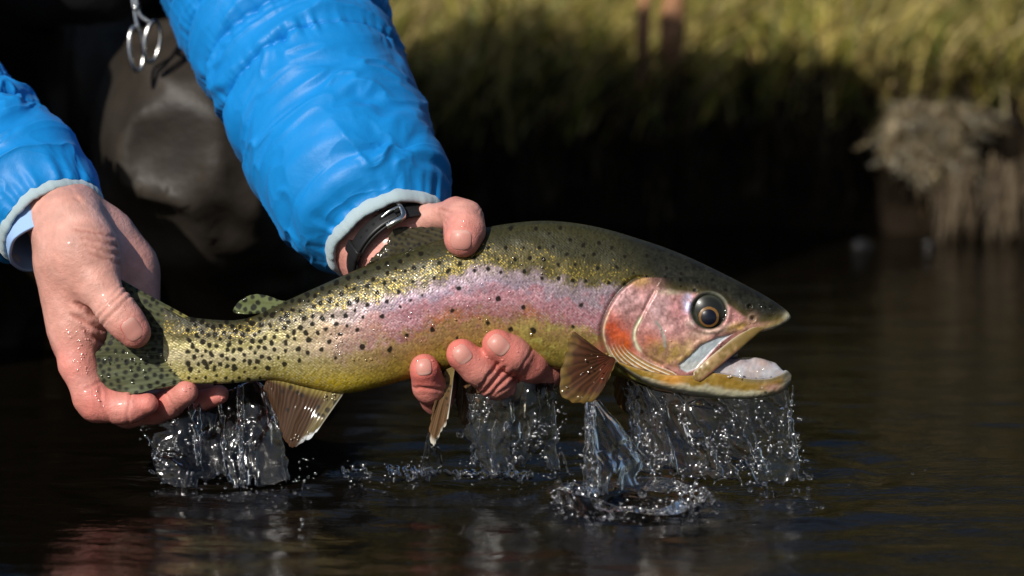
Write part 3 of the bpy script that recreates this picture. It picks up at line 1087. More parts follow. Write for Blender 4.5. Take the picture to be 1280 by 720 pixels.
    c = np.broadcast_to(np.array([0.29, 0.18, 0.028]), Vo.shape + (3,)).copy()
    c = lerp(c, [0.26, 0.15, 0.02], sstep(0.0, 0.5, nz) * 0.8)
    pale = sstep(0.42, 0.7, t + 0.12 * nz + (Uo < 860) * 0.12)
    c = lerp(c, [0.62, 0.58, 0.40], pale * (1 - 0.6 * sstep(930, 970, Uo)))
    c = lerp(c, [0.66, 0.30, 0.06], np.exp(-((Uo - 838) / 16) ** 2 - ((Vo - 474) / 7) ** 2) * 0.85)
    c = lerp(c, [0.42, 0.34, 0.05], sstep(0.86, 0.98, t) * 0.7)
    c = lerp(c, [0.50, 0.27, 0.22], np.exp(-((Uo - 965) / 14) ** 2 - ((Vo - 484) / 5) ** 2) * 0.8)
    c = lerp(c, [0.14, 0.12, 0.07], gauss(t, 0.16) * sstep(905, 940, Uo) * 0.8)
    c = lerp(c, [0.20, 0.19, 0.15], sstep(972, 984, Uo) * 0.8)
    # inner lining
    cosi = cosp[::-1]
    Wi = -(np.maximum(hwj - 5, 0.6))[:, None] * np.sign(cosi) * np.abs(cosi) ** 0.62
    depth = np.minimum(botv - lipv - 7, 15).clip(0.5)
    Vi = lipv[:, None] - 2.0 + depth[:, None] * np.sin(ph[::-1]) ** 0.9
    Wi, Vi = Wi[:, :], Vi[:, :]
    ci = np.broadcast_to(np.array([0.52, 0.51, 0.55]), Vi.shape + (3,)).copy() * (1 + 0.15 * nz2)[..., None]
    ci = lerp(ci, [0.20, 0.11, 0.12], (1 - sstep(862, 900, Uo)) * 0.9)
    V2, W2, U2 = np.hstack([Vo, Vi]), np.hstack([Wo, Wi]), np.hstack([Uo, Uo])
    cc = np.concatenate([c, ci], 1)
    v = G(U2.ravel(), V2.ravel(), W2.ravel())
    m2 = 2 * mm
    k = np.arange(m2)
    tr = np.vstack([np.stack([np.zeros(m2 - 2, int), k[2:], k[1:-1]], -1), np.stack([np.full(m2 - 2, (n - 1) * m2), (n - 1) * m2 + k[1:-1], (n - 1) * m2 + k[2:]], -1)])
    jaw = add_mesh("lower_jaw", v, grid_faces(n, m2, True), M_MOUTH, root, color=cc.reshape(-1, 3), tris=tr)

    # tongue and gums: lumpy mass filling the boat
    n, mm = 90, 40
    uu = np.linspace(868, 984, n)
    topv = prof([(868, 456), (885, 449), (900, 447), (915, 449), (930, 447), (948, 447), (962, 451), (974, 458), (984, 466)], uu)
    lowv = prof([(868, 480), (900, 482), (940, 483), (970, 478), (984, 471)], uu)
    hwt = prof([(868, 30), (900, 27), (940, 21), (965, 15), (984, 4)], uu)
    ph = np.linspace(0, 2 * np.pi, mm, endpoint=False)
    Vt = ((topv + lowv) / 2)[:, None] - ((lowv - topv) / 2)[:, None] * np.sin(ph)
    Wt = -hwt[:, None] * np.sign(np.cos(ph)) * np.abs(np.cos(ph)) ** 0.7
    Ut = np.broadcast_to(uu[:, None], Vt.shape)
    nz = fbm(np.stack([Ut * 0.09, Vt * 0.09, Wt * 0.09], -1), 3, 30)
    Vt = Vt - 1.7 * nz * (np.sin(ph) > -0.3)
    c = np.broadcast_to(np.array([0.50, 0.49, 0.52]), Vt.shape + (3,)).copy()
    c = lerp(c, [0.46, 0.36, 0.33], sstep(-0.1, 0.7, nz + 0.5 * gauss(Ut - 948, 14)) * 0.6)
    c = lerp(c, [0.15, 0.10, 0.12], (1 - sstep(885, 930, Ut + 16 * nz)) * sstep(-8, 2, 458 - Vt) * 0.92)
    c = lerp(c, [0.40, 0.27, 0.22], np.exp(-((Ut - 952) / 13) ** 2 - ((Vt - 454) / 7) ** 2) * 0.7)
    c = lerp(c, [0.30, 0.24, 0.25], np.exp(-((Ut - 926) / 16) ** 2 - ((Vt - 452) / 6) ** 2) * 0.7)
    c = c * (1 + 0.18 * fbm(np.stack([Ut * 0.3, Vt * 0.3], -1), 2, 44))[..., None]
    v = G(Ut.ravel(), Vt.ravel(), Wt.ravel())
    k = np.arange(mm)
    tr = np.vstack([np.stack([np.zeros(mm - 2, int), k[2:], k[1:-1]], -1), np.stack([np.full(mm - 2, (n - 1) * mm), (n - 1) * mm + k[1:-1], (n - 1) * mm + k[2:]], -1)])
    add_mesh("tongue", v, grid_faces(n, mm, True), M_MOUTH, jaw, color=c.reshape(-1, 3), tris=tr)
    # far side of the mouth: dark lining bridging both jaws
    n, mm = 40, 20
    A_, B_ = np.meshgrid(np.linspace(0, 1, n), np.linspace(0, 1, mm), indexing='ij')
    U_ = 858 + A_ * 66
    V_ = (1 - B_) * prof([(858, 470), (880, 455), (900, 441), (924, 428)], 858 + 66 * np.linspace(0, 1, n))[:, None] + B_ * prof([(858, 478), (900, 470), (924, 462)], 858 + 66 * np.linspace(0, 1, n))[:, None]
    V_ = V_ + (B_ < 0.3) * 0
    W_ = 30 - 10 * A_ + 4 * np.sin(np.pi * B_)
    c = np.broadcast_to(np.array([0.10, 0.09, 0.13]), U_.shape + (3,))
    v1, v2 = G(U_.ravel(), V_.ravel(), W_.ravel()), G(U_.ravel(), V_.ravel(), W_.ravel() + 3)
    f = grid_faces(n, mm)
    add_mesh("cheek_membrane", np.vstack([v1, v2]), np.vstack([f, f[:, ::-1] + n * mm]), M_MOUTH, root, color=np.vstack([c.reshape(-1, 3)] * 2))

    # ---- fins
    rs = np.random.default_rng(3)

    def dots(poly, spacing, rad, n=6000, el=1.0):
        pts = []
        lo, hi = np.min(poly, 0), np.max(poly, 0)
        for _ in range(n):
            a, b = rs.uniform(lo[0], hi[0]), rs.uniform(lo[1], hi[1])
            if inpoly(np.array([a]), np.array([b]), poly)[0] and all((a - x) ** 2 + (b - y) ** 2 > spacing ** 2 for x, y, _, _ in pts):
                pts.append((a, b, 0, rad * rs.uniform(0.75, 1.2)))
        return pts

    tail_poly = np.array([(248, 392), (200, 375), (150, 345), (100, 320), (90, 470), (150, 500), (250, 490)])
    td = dots(tail_poly, 7.4, 2.9)

    def tail_col(a, b, ray, u, v):
        c = np.broadcast_to(np.array([0.080, 0.085, 0.040]), a.shape + (3,)).copy()
        c = lerp(c, [0.30, 0.26, 0.07], sstep(0.35, 0.0, b) if False else 1 - sstep(0.0, 0.3, b))
        c = lerp(c, [0.16, 0.18, 0.10], sstep(0.5, 1.0, a) * 0.7)
        c = c * (0.9 + 0.12 * ray)[..., None]
        k = spot_mask(u * 0.8 + 0.2 * u, v, td, 0.3, 1.0)
        return lerp(c, [0.012, 0.012, 0.010], k * 0.95)
    sheet_fin("tail_fin", root, [(236, 396), (232, 416), (231, 438), (233, 460), (240, 480)],
              [(128, 338), (112, 352), (122, 385), (132, 410), (130, 430), (112, 447), (100, 462), (118, 478), (165, 493), (205, 491)][:9] + [(160, 492)],
              [0, 0, 0, 0], [22, 10, 6, -8, -14, -12], tail_col, nrays=24, na=170, nb=76, thick=7, ripple=1.9, rag=1.0, wave=6.5)

    adip = dots(np.array([(288, 392), (300, 372), (330, 366), (360, 378), (340, 392)]), 8, 3.1, 1500)

    def ad_col(a, b, ray, u, v):
        c = np.broadcast_to(np.array([0.13, 0.15, 0.06]), a.shape + (3,)).copy()
        return lerp(c, [0.014, 0.016, 0.012], spot_mask(u, v, adip, 0.3, 1.0) * 0.95)
    sheet_fin("adipose_fin", root, [(362, 376), (348, 383), (336, 388), (326, 392)], [(350, 377), (336, 370), (318, 368), (303, 374), (293, 384), (293, 391), (308, 393)],
              [0, 0], [0, -2], ad_col, nrays=1, na=90, nb=50, thick=6, ripple=0.0, rag=0.3)

    dd = dots(np.array([(450, 335), (480, 280), (560, 275), (620, 290), (560, 310)]), 6.2, 2.0, 5000)

    def do_col(a, b, ray, u, v):
        c = np.broadcast_to(np.array([0.045, 0.038, 0.018]), a.shape + (3,)).copy() * (1 + 0.25 * ray)[..., None]
        k = spot_mask(u, v, dd, 0.4, 1.2)
        return lerp(c, [0.012, 0.011, 0.009], k * 0.95)
    sheet_fin("dorsal_fin", root, [(606, 287), (575, 296), (540, 306), (505, 318), (470, 331)], [(600, 284), (565, 283), (530, 284), (496, 285), (487, 294), (482, 306), (466, 322), (458, 332)],
              [4, 4, 4], [10, 6, 2], do_col, nrays=13, na=150, nb=70, thick=3.0, ripple=1.8, rag=1.2)

    an = [(433, 500, 0, 3), (420, 503, 0, 2.8), (410, 512, 0, 3), (398, 508, 0, 3), (399, 518, 0, 2.6), (372, 490, 0, 2.5), (378, 494, 0, 2.8), (364, 484, 0, 2.5), (360, 512, 0, 2.4), (353, 489, 0, 2.3), (405, 519, 0, 2.4), (386, 483, 0, 2.2)]

    def an_col(a, b, ray, u, v):
        c = np.broadcast_to(np.array([0.055, 0.027, 0.013]), a.shape + (3,)).copy()
        c = lerp(c, [0.26, 0.20, 0.045], 1 - sstep(0.0, 0.22, b))
        c = lerp(c, [0.14, 0.11, 0.045], 1 - sstep(0.08, 0.25, a))
        c = c * (1 + 0.22 * ray)[..., None]
        c = lerp(c, [0.02, 0.015, 0.01], spot_mask(u, v, an, 0.2, 1.0) * 0.9)
        c = lerp(c, [0.75, 0.78, 0.80], (1 - sstep(0.1, 0.24, a)) * sstep(0.82, 0.92, b))
        return lerp(c, [0.62, 0.60, 0.50], (1 - sstep(0.0, 0.03, a)) * 0.6)
    sheet_fin("anal_fin", root, [(432, 489), (405, 485), (375, 478), (345, 472), (334, 473)], [(398, 540), (378, 553), (366, 559), (358, 552), (352, 538), (345, 518), (338, 500), (330, 486)],
              [-2, 0, 0], [-16, -10, -4], an_col, nrays=20, na=150, nb=80, thick=3.5, ripple=1.6, bow=-3)

    pv = [(560, 478, 0, 1.8), (561, 488, 0, 1.8), (559, 497, 0, 1.7), (557, 470, 0, 1.6), (563, 482, 0, 1.5), (560, 505, 0, 1.5)]

    def pel_col(a, b, ray, u, v):
        c = np.broadcast_to(np.array([0.10, 0.052, 0.02]), a.shape + (3,)).copy()
        c = lerp(c, [0.20, 0.14, 0.05], 1 - sstep(0.1, 0.5, b))
        c = c * (1 + 0.28 * ray)[..., None]
        c = lerp(c, [0.02, 0.015, 0.01], spot_mask(u, v, pv, 0.2, 0.9) * 0.8)
        return lerp(c, [0.66, 0.62, 0.52], np.maximum((1 - sstep(0.0, 0.07, a)), sstep(0.9, 0.98, b) * (a < 0.5)) * 0.8)
    sheet_fin("pelvic_fin", root, [(570, 456), (566, 458), (561, 460), (557, 462)], [(562, 522), (552, 538), (545, 554), (540, 553), (538, 538), (541, 516), (547, 494), (553, 474)],
              [-20, -22], [-34, -30], pel_col, nrays=12, na=110, nb=80, thick=3, ripple=1.4)

    def pel2_col(a, b, ray, u, v):
        return np.broadcast_to(np.array([0.12, 0.065, 0.03]), a.shape + (3,)) * (1 + 0.25 * ray)[..., None]
    sheet_fin("pelvic_fin", root, [(604, 452), (592, 454), (580, 456), (572, 458)], [(600, 502), (594, 520), (586, 532), (577, 530), (571, 515), (570, 495), (571, 472)],
              [18, 22], [30, 24], pel2_col, nrays=8, na=90, nb=60, thick=3, ripple=1.2)

    def pec_col(a, b, ray, u, v):
        nz = fbm(np.stack([u, v], -1) * 0.1, 2, 5)
        c = np.broadcast_to(np.array([0.056, 0.021, 0.008]), a.shape + (3,)).copy()
        c = lerp(c, [0.095, 0.024, 0.011], sstep(0.0, 0.6, nz) * 0.7)
        c = lerp(c, [0.11, 0.065, 0.015], sstep(0.72, 0.95, b + 0.1 * nz))
        c = lerp(c, [0.14, 0.095, 0.03], 1 - sstep(0.0, 0.12, a))
        return c * (1 + 0.34 * ray)[..., None]
    sheet_fin("pectoral_fin", root, [(768, 450), (766, 446), (760, 444), (752, 441)],
              [(763, 466), (752, 482), (744, 495), (728, 501), (711, 499), (700, 491), (699, 472), (703, 450), (709, 430), (716, 414), (722, 419), (729, 431)],
              [-46, -47, -48], [-70, -82, -84, -78, -62, -52], pec_col, nrays=17, na=140, nb=60, thick=4.0, ripple=2.4, bow=-8)
    sheet_fin("pectoral_fin", root, [(800, 474), (792, 472), (784, 469), (776, 466)], [(836, 500), (830, 512), (812, 520), (795, 520), (780, 515), (772, 500), (768, 480)],
              [30, 34], [52, 58, 50], lambda a, b, ray, u, v: np.broadcast_to(np.array([0.10, 0.055, 0.02]), a.shape + (3,)) * (1 + 0.25 * ray)[..., None],
              nrays=10, na=100, nb=60, thick=3, ripple=1.5)
    return root


build_fish()

# ------------------------------------------------------------------ the angler
def rq(r, d):
    return r / FPX * (D + d / S)


def ch(field, pts, k=0.0):
    """chain of (px, py, d, r[px])"""
    for a, b in zip(pts[:-1], pts[1:]):
        field.cone(q(*a[:3]), q(*b[:3]), rq(a[3], a[2]), rq(b[3], b[2]), k / S)
    return field


def box_of(chains, pad=25):
    pts = np.array([list(q(*p[:3])) + [rq(p[3], p[2])] for c in chains for p in c])
    r = pts[:, 3:4] + pad / S
    return (pts[:, :3] - r).min(0), (pts[:, :3] + r).max(0)


def hand_mesh(palm, fingers, creases, reds, h=0.0011, kf=9, web=None):
    lo, hi = box_of([c for c in palm] + [f for f in fingers])
    F = Field(lo, hi, h)
    for c, k in zip(palm, [22] * len(palm)):
        ch(F, c, k)
    tot = None
    for i, fg in enumerate(fingers):
        A = F.blank()
        ch(A, fg, 7)
        A.f = Field.smin(A.f, F.f, kf / S)
        tot = A if tot is None else tot.join(A, 1.6 / S)
    v, f = tot.mesh(2)
    n = tot.grad(v)
    # creases and skin folds: (point, axis direction in view space, width, depth, reach) all in px
    disp = np.zeros(len(v))
    for (c0, ax, wd, dp, reach) in creases:
        c = q(*c0)
        ax = np.array([ax[0], -ax[1], ax[2]], float)
        ax /= np.linalg.norm(ax)
        r = (v - c) * S
        al = r @ ax + 1.3 * vn(v * 260, 4)
        dist = np.linalg.norm(r - (r @ ax)[:, None] * ax, axis=1)
        disp += -dp * gauss(al, wd) * (1 - sstep(reach * 0.75, reach, dist)) * (np.linalg.norm(r, axis=1) < reach * 1.3)
        disp += 0.35 * dp * (gauss(al - 2.2 * wd, wd * 1.3) + gauss(al + 2.2 * wd, wd * 1.3)) * (1 - sstep(reach * 0.75, reach, dist))
    disp += 0.5 * fbm(v * 70, 2, 3) + 0.22 * fbm(v * 330, 2, 5)
    v2 = v + n * (disp / S)[:, None]
    # colour
    n1, n2 = fbm(v * 45, 3, 21), fbm(v * 160, 2, 22)
    c = np.broadcast_to(np.array([0.62, 0.315, 0.255]), v.shape).copy()
    c = lerp(c, [0.66, 0.365, 0.305], sstep(-0.2, 0.6, n1))
    red = np.zeros(len(v))
    for (px, py, d, r, k) in reds:
        red = np.maximum(red, k * np.exp(-(np.linalg.norm(v - q(px, py, d), axis=1) * S / r) ** 2))
    c = lerp(c, [0.62, 0.145, 0.118], np.clip(red * (1 + 0.25 * n1), 0, 1))
    c = c * (1 + 0.09 * n2 + 0.08 * n1)[:, None]
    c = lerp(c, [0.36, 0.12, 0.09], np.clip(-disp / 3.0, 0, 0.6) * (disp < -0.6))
    return v2, f, c, tot


def nail(field, centre, up, hw, hl, parent, name="fingernail", red=0.0):
    """nail plate laid on the skin: centre px, direction of growth, half width and half length in px"""
    c = q(*centre)
    up = np.array([up[0], -up[1], up[2]], float)
    n = field.grad(c[None])[0]
    for _ in range(30):
        c = c - n * field.sample(c[None])[0] * 0.7
        n = field.grad(c[None])[0]
    up = up - n * (up @ n)
    up /= np.linalg.norm(up)
    sd = np.cross(up, n)
    A_, R_ = np.meshgrid(np.linspace(0, 2 * np.pi, 44, endpoint=False), np.linspace(0.02, 1, 12), indexing='ij')
    ca, sa = np.cos(A_), np.sin(A_)
    e = 0.62
    x = np.sign(ca) * np.abs(ca) ** e * R_
    y = np.sign(sa) * np.abs(sa) ** e * R_
    p = c + (x * hw / S)[..., None] * sd + (y * hl / S)[..., None] * up
    p = p + n * 0.004
    for _ in range(14):
        dd = field.sample(p)
        p = p - n * (dd * 0.8)[..., None]
    lift = 0.8 * (1 - 0.9 * R_ ** 4) - 1.2 * (R_ > 0.97)
    g = field.grad(p)
    p = p + g * (lift / S)[..., None]
    # growth end (y>0) is the free edge; lunula near y<0
    col = np.broadcast_to(np.array([0.57, 0.255, 0.21]), p.shape).copy()
    col = lerp(col, [0.62, 0.34, 0.285], (1 - sstep(-0.75, -0.45, y)))
    col = lerp(col, [0.64, 0.42, 0.34], sstep(0.80, 0.92, y))
    col = lerp(col, [0.48, 0.16, 0.12], sstep(0.88, 1.0, R_) * 0.6)
    col = lerp(col, [0.50, 0.02, 0.02], red * sstep(0.84, 0.95, R_) * (1 - sstep(-0.3, 0.2, y)) * (1 - sstep(-0.2, 0.5, -x if False else x)))
    v = W(p.reshape(-1, 3))
    return add_mesh(name, v, grid_faces(44, 12)[:, ::-1] if False else np.vstack([grid_faces(44, 12), np.stack([43 * 12 + np.arange(11), 43 * 12 + np.arange(1, 12), np.arange(1, 12), np.arange(11)], -1)]),
                    M_NAIL, parent, color=col.reshape(-1, 3))


def sleeve(path, radii, seams, name, parent, seed, nu=460, nv=300, wr=1.0, gather=True):
    """quilted sleeve: path of (px,py,d), radii px; closed thickness at the cuff end"""
    pts = np.array([q(*p) for p in path])
    C = curve(pts, n=nu)
    rad = curve(np.stack([np.arange(len(radii)), [rq(r, p[2]) for r, p in zip(radii, path)]], -1), n=nu)[:, 1]
    T, N, B = frames(C)
    s = np.concatenate([[0], np.cumsum(np.linalg.norm(np.diff(C, axis=0), axis=1))]) * S    # px along
    a = np.linspace(0, 2 * np.pi, nv, endpoint=False)
    Sg, Ag = np.meshgrid(s, a, indexing='ij')
    dirs = np.cos(a)[None, :, None] * N[:, None] + np.sin(a)[None, :, None] * B[:, None]
    base = C[:, None] + rad[:, None, None] * dirs
    circ = rad[:, None] * S
    ring = np.stack([np.cos(Ag), np.sin(Ag)], -1)
    p3 = np.concatenate([ring * 2.2, (Sg / 60)[..., None]], -1)
    wob = 5 * vn(np.concatenate([ring * 1.5, (Sg / 90)[..., None]], -1), seed) + 2.5 * vn(np.concatenate([ring * 4, (Sg / 40)[..., None]], -1), seed + 1)
    disp = np.zeros_like(Sg)
    tot = s[-1]
    prev, pk = None, np.zeros_like(Sg)
    dmin = np.full_like(Sg, 1e9)
    for sm in seams:
        dmin = np.minimum(dmin, np.abs(Sg + wob - sm))
    puff = 11.0 * (1 - np.exp(-(dmin / 14) ** 1.1))
    disp += puff - 6
    disp += -3.6 * gauss(dmin, 2.0)
    # puckers radiating from the seams, running along the sleeve
    pc = vn(np.concatenate([ring * 15, (Sg / 60)[..., None]], -1), seed + 3)
    pc2 = vn(np.concatenate([ring * 26, (Sg / 45)[..., None]], -1), seed + 23)
    disp += (5.0 * pc + 2.4 * pc2) * np.exp(-(dmin / 15)) * (0.45 + 0.75 * sstep(-0.3, 0.5, vn(np.concatenate([ring * 2.1, (Sg / 60)[..., None]], -1), seed + 24)))
    # compression folds around the arm
    tw = Ag + Sg * 0.004 + 0.5 * vn(np.concatenate([ring * 1.3, (Sg / 70)[..., None]], -1), seed + 20)
    rg = np.stack([np.cos(tw), np.sin(tw)], -1)
    sw = Sg + 16 * fbm(np.concatenate([rg * 1.7, (Sg / 75)[..., None]], -1), 2, seed + 21)
    fo = fbm(np.concatenate([rg * 1.25, (sw / 34)[..., None]], -1), 2, seed + 4)
    disp += wr * 7.0 * fo
    fo2 = 1 - np.abs(vn(np.concatenate([rg * 1.9 + 5, (sw / 24)[..., None]], -1), seed + 9))
    disp += wr * 4.6 * (fo2 ** 4 - 0.2)
    fo3 = 1 - np.abs(vn(np.concatenate([rg * 3.6 + 9, (sw / 20)[..., None]], -1), seed + 13))
    disp += wr * 1.2 * fo3 ** 4
    disp += 4 * vn(np.concatenate([ring * 2, (Sg / 80)[..., None]], -1), seed + 6)
    if gather:
        g = sstep(tot - 46, tot - 6, Sg)
        disp = disp * (1 - 0.75 * g) + g * 2.6 * vn(np.concatenate([ring * 9, (Sg / 90)[..., None]], -1), seed + 7)
    p = base + dirs * (disp / S)[..., None]
    # inner lining folded back
    k = 40
    inner = C[-1:-k - 1:-1][:, None] + (rad[-1:-k - 1:-1] - 5 / S)[:, None, None] * dirs[-1:-k - 1:-1]
    allp = np.concatenate([p, inner], 0).reshape(-1, 3)
    o = add_mesh(name, W(allp), grid_faces(nu + k, nv, True), M_NYLON, parent)
    return o, C, rad, (T, N, B)


def ring_band(C, T, N, B, rad, tube_r, name, matl, parent, seed, squash=1.0, m=200, k=20, wob=1.0):
    a = np.linspace(0, 2 * np.pi, m, endpoint=False)
    b = np.linspace(0, 2 * np.pi, k, endpoint=False)
    dirs = np.cos(a)[:, None] * N + np.sin(a)[:, None] * B
    ringn = np.stack([np.cos(a), np.sin(a)], -1)
    rr = rad + wob / S * 2.0 * vn(ringn * 3, seed)
    c = C + dirs * rr[:, None] + T * (wob / S * 3.0 * vn(ringn * 2.5, seed + 1))[:, None]
    tr = tube_r * (1 + 0.10 * vn(ringn * 14, seed + 2))
    v = c[:, None] + tr[:, None, None] * (np.cos(b)[None, :, None] * dirs[:, None] * squash + np.sin(b)[None, :, None] * T[None, None] * 1.15)
    i, j = np.meshgrid(np.arange(m), np.arange(k), indexing='ij')
    i2, j2 = (i + 1) % m, (j + 1) % k
    f = np.stack([i * k + j, i * k + j2, i2 * k + j2, i2 * k + j], -1).reshape(-1, 4)
    return add_mesh(name, W(v.reshape(-1, 3)), f, matl, parent)


# world positions of the big joints
HIP = np.array([-0.34, 2.52, 0.22])
CHEST = np.array([-0.32, 2.36, 0.50])
NECK = np.array([-0.29, 2.25, 0.60])
SH_L = np.array([-0.12, 2.30, 0.58])     # the angler's left shoulder (to the right in the picture)
SH_R = np.array([-0.50, 2.31, 0.58])
KNEE_L = np.array([-0.212, 2.10, 0.165])
KNEE_R = np.array([-0.47, 2.12, 0.10])


def build_person():
    root = empty("person", (-0.33, 2.4, 0.0), "angler in blue quilted jacket and dark waders crouching in the river holding the fish", "person")

    # ---------------- hand on the tail (left in the picture)
    palm = [
        [(28, 205, 95, 44), (62, 250, 62, 41), (84, 285, 30, 40)],
        [(84, 285, 30, 40), (92, 330, 18, 43), (94, 375, 18, 36), (96, 410, 16, 32)],
        [(88, 280, 15, 38), (104, 318, -2, 40), (118, 345, -14, 30)],
        [(96, 262, 55, 30), (130, 300, 72, 36), (152, 340, 80, 42), (158, 375, 78, 40)],
        [(92, 330, 30, 36), (118, 390, 50, 36), (150, 372, 74, 36)],
        [(96, 410, 16, 30), (104, 430, 40, 30), (118, 440, 64, 28)],
    ]
    fingers = [
        [(104, 322, -6, 34), (124, 358, -22, 26), (141, 383, -32, 22.5), (147, 390, -34, 23.5), (158, 403, -36, 22.5), (168, 415, -35, 20.5)],      # thumb
        [(93, 412, 8, 30), (98, 455, 2, 24), (115, 497, 0, 22.5), (122, 504, 2, 23.5), (150, 510, -2, 19.5), (165, 509, -5, 18.5), (184, 505, -8, 14.5)],    # index
        [(104, 425, 40, 28), (130, 500, 40, 22), (160, 514, 40, 20), (194, 511, 34, 18), (210, 505, 22, 17.5), (232, 490, 2, 16)],                # middle
        [(116, 432, 66, 26), (160, 495, 74, 21), (205, 510, 72, 17), (242, 505, 56, 15), (274, 493, 34, 12.5)],                                    # ring
        [(140, 420, 90, 24), (180, 480, 96, 18), (225, 492, 90, 15), (255, 486, 84, 13)],                                                          # little
    ]
    creases = [
        ((141, 380, -40), (0.72, 0.69, 0), 1.5, 1.5, 34), ((147, 387, -40), (0.72, 0.69, 0), 1.4, 1.3, 32), ((136, 375, -40), (0.72, 0.69, 0), 1.3, 0.9, 32),
        ((131, 507, -10), (0.95, -0.25, 0), 1.8, 0.9, 30), ((120, 480, -5), (0.5, 0.85, 0), 1.8, 0.9, 26), ((163, 508, -5), (0.97, 0.1, 0), 1.6, 1.2, 26),
        ((214, 500, 14), (0.85, -0.5, 0), 1.6, 1.1, 24),
        ((110, 385, 0), (0.55, -0.83, 0), 3.2, 3.0, 34), ((106, 400, 0), (0.5, -0.86, 0), 2.8, 2.6, 32), ((112, 415, 5), (0.62, -0.78, 0), 3.0, 2.4, 32),
        ((128, 303, -30), (-0.25, 0.97, 0), 2.6, 1.3, 34), ((132, 314, -30), (-0.3, 0.95, 0), 2.6, 1.4, 34), ((136, 325, -30), (-0.35, 0.93, 0), 2.6, 1.2, 32), ((122, 292, -30), (-0.2, 0.98, 0), 2.4, 1.0, 34),
        ((104, 258, 10), (-0.75, 0.65, 0), 3.0, 2.0, 26),
    ]
    reds = [(168, 415, -40, 26, 0.75), (184, 504, 8, 44, 1.0), (122, 504, 0, 40, 0.9), (232, 488, 20, 40, 1.0), (275, 490, 52, 40, 1.0), (98, 455, 0, 42, 0.65),
            (108, 420, 20, 40, 0.5), (150, 350, 80, 50, 0.5), (160, 512, 10, 40, 0.9), (92, 360, 0, 40, 0.25)]
    v1, f1, c1, F1 = hand_mesh(palm, fingers, creases, reds)

    # ---------------- hand round the belly (right in the picture)
    palm2 = [
        [(430, 232, 146, 52), (466, 286, 92, 63), (502, 326, 66, 60)],
        [(500, 324, 76, 56), (524, 352, 92, 50), (575, 380, 92, 46), (610, 400, 88, 40)],
        [(500, 324, 80, 52), (530, 390, 92, 44), (560, 430, 84, 36)],
        [(480, 306, 84, 40), (515, 296, 70, 26)],
    ]
    fingers2 = [
        [(498, 312, 66, 40), (512, 284, 44, 22), (537, 272, 28, 16.5), (556, 270, 14, 16.5), (570, 268, 2, 21), (579, 274, -12, 24.5), (581, 288, -28, 25), (578, 299, -40, 23)],   # thumb
        [(545, 430, 84, 28), (552, 485, 40, 20), (546, 498, 8, 20), (537, 484, -18, 20), (531, 461, -42, 19)],                 # little/ring finger showing left
        [(580, 430, 84, 28), (628, 488, 40, 22), (634, 487, 8, 22), (618, 476, -16, 22), (597, 459, -36, 21.5), (577, 443, -46, 19.5)],
        [(610, 415, 84, 28), (676, 468, 42, 22), (680, 466, 14, 22), (662, 456, -14, 21.5), (640, 442, -38, 21.5), (622, 431, -47, 19.5)],
        [(640, 410, 84, 26), (700, 456, 50, 18), (694, 455, 22, 16), (676, 449, 0, 13)],
    ]
    creases2 = [
        ((571, 260, -10), (0.1, 1, 0.2), 1.5, 1.7, 30), ((577, 268, -20), (0.05, 1, 0.4), 1.3, 1.5, 30), ((577, 275, -25), (0.05, 1, 0.4), 1.2, 1.3, 30), ((577, 263, -16), (0.1, 1, 0.3), 1.0, 1.0, 30),
        ((541, 272, 30), (1, -0.1, 0), 1.5, 0.9, 22), ((547, 272, 30), (1, -0.1, 0), 1.5, 0.9, 22), ((534, 273, 30), (1, -0.1, 0), 1.4, 0.7, 22),
        ((612, 468, -36), (0.8, 0.6, 0), 2.0, 1.5, 30), ((620, 473, -36), (0.75, 0.66, 0), 2.0, 1.7, 30), ((628, 478, -30), (0.7, 0.7, 0), 2.0, 1.6, 30), ((635, 482, -20), (0.6, 0.8, 0), 1.8, 1.2, 30),
        ((656, 452, -30), (0.85, 0.5, 0), 1.8, 1.0, 28), ((538, 486, -30), (-0.1, 1, 0), 1.8, 1.2, 26),
    ]
    reds2 = [(577, 300, -40, 34, 0.75), (575, 262, 0, 26, 0.5), (531, 461, -42, 48, 1.0), (540, 490, -10, 40, 0.9), (577, 443, -46, 44, 1.0), (612, 470, -20, 44, 0.85), (622, 431, -46, 44, 1.0),
             (655, 455, -20, 44, 0.9), (684, 455, 10, 40, 0.8), (470, 325, 60, 45, 0.75), (480, 310, 60, 30, 0.6)]
    v2, f2, c2, F2 = hand_mesh(palm2, fingers2, creases2, reds2)

    # ---------------- rest of the body under the clothes: one surface with arms reaching the wrists
    wrR, wrL = P(28, 205, 95), P(430, 232, 165)
    elR, elL = P(-175, 78, 400), P(292, -205, 550)
    midR, midL = P(-60, 160, 220), P(352, 15, 325)
    lo, hi = np.array([-0.75, 1.6, -0.14]), np.array([0.12, 2.95, 1.0])
    Bd = Field(lo, hi, 0.009)
    Bd.chain([HIP, CHEST, NECK], [0.10, 0.115, 0.05], 0.06)
    HEAD = np.array([-0.27, 2.14, 0.66])
    Bd.cone(NECK, HEAD, 0.05, 0.055, 0.04)
    Bd.cone(HEAD + [0, 0.03, 0.035], HEAD + [0, 0.0, 0.0], 0.088, 0.075, 0.03)
    Bd.cone(HEAD + [0, -0.03, -0.04], HEAD + [0, -0.05, -0.065], 0.05, 0.035, 0.03)
    Bd.cone(HEAD + [0, -0.085, 0.005], HEAD + [0, -0.105, -0.022], 0.008, 0.013, 0.012)
    for s_ in (-1, 1):
        Bd.cone(HEAD + [s_ * 0.078, 0.02, 0.01], HEAD + [s_ * 0.082, 0.025, -0.02], 0.014, 0.011, 0.01)
    for sh, el, md, wr in ((SH_L, elL, midL, wrL), (SH_R, elR, midR, wrR)):
        Bd.chain([CHEST + [0, 0, 0.06], sh, el, md, wr], [0.07, 0.05, 0.036, 0.032, 0.021], 0.02)
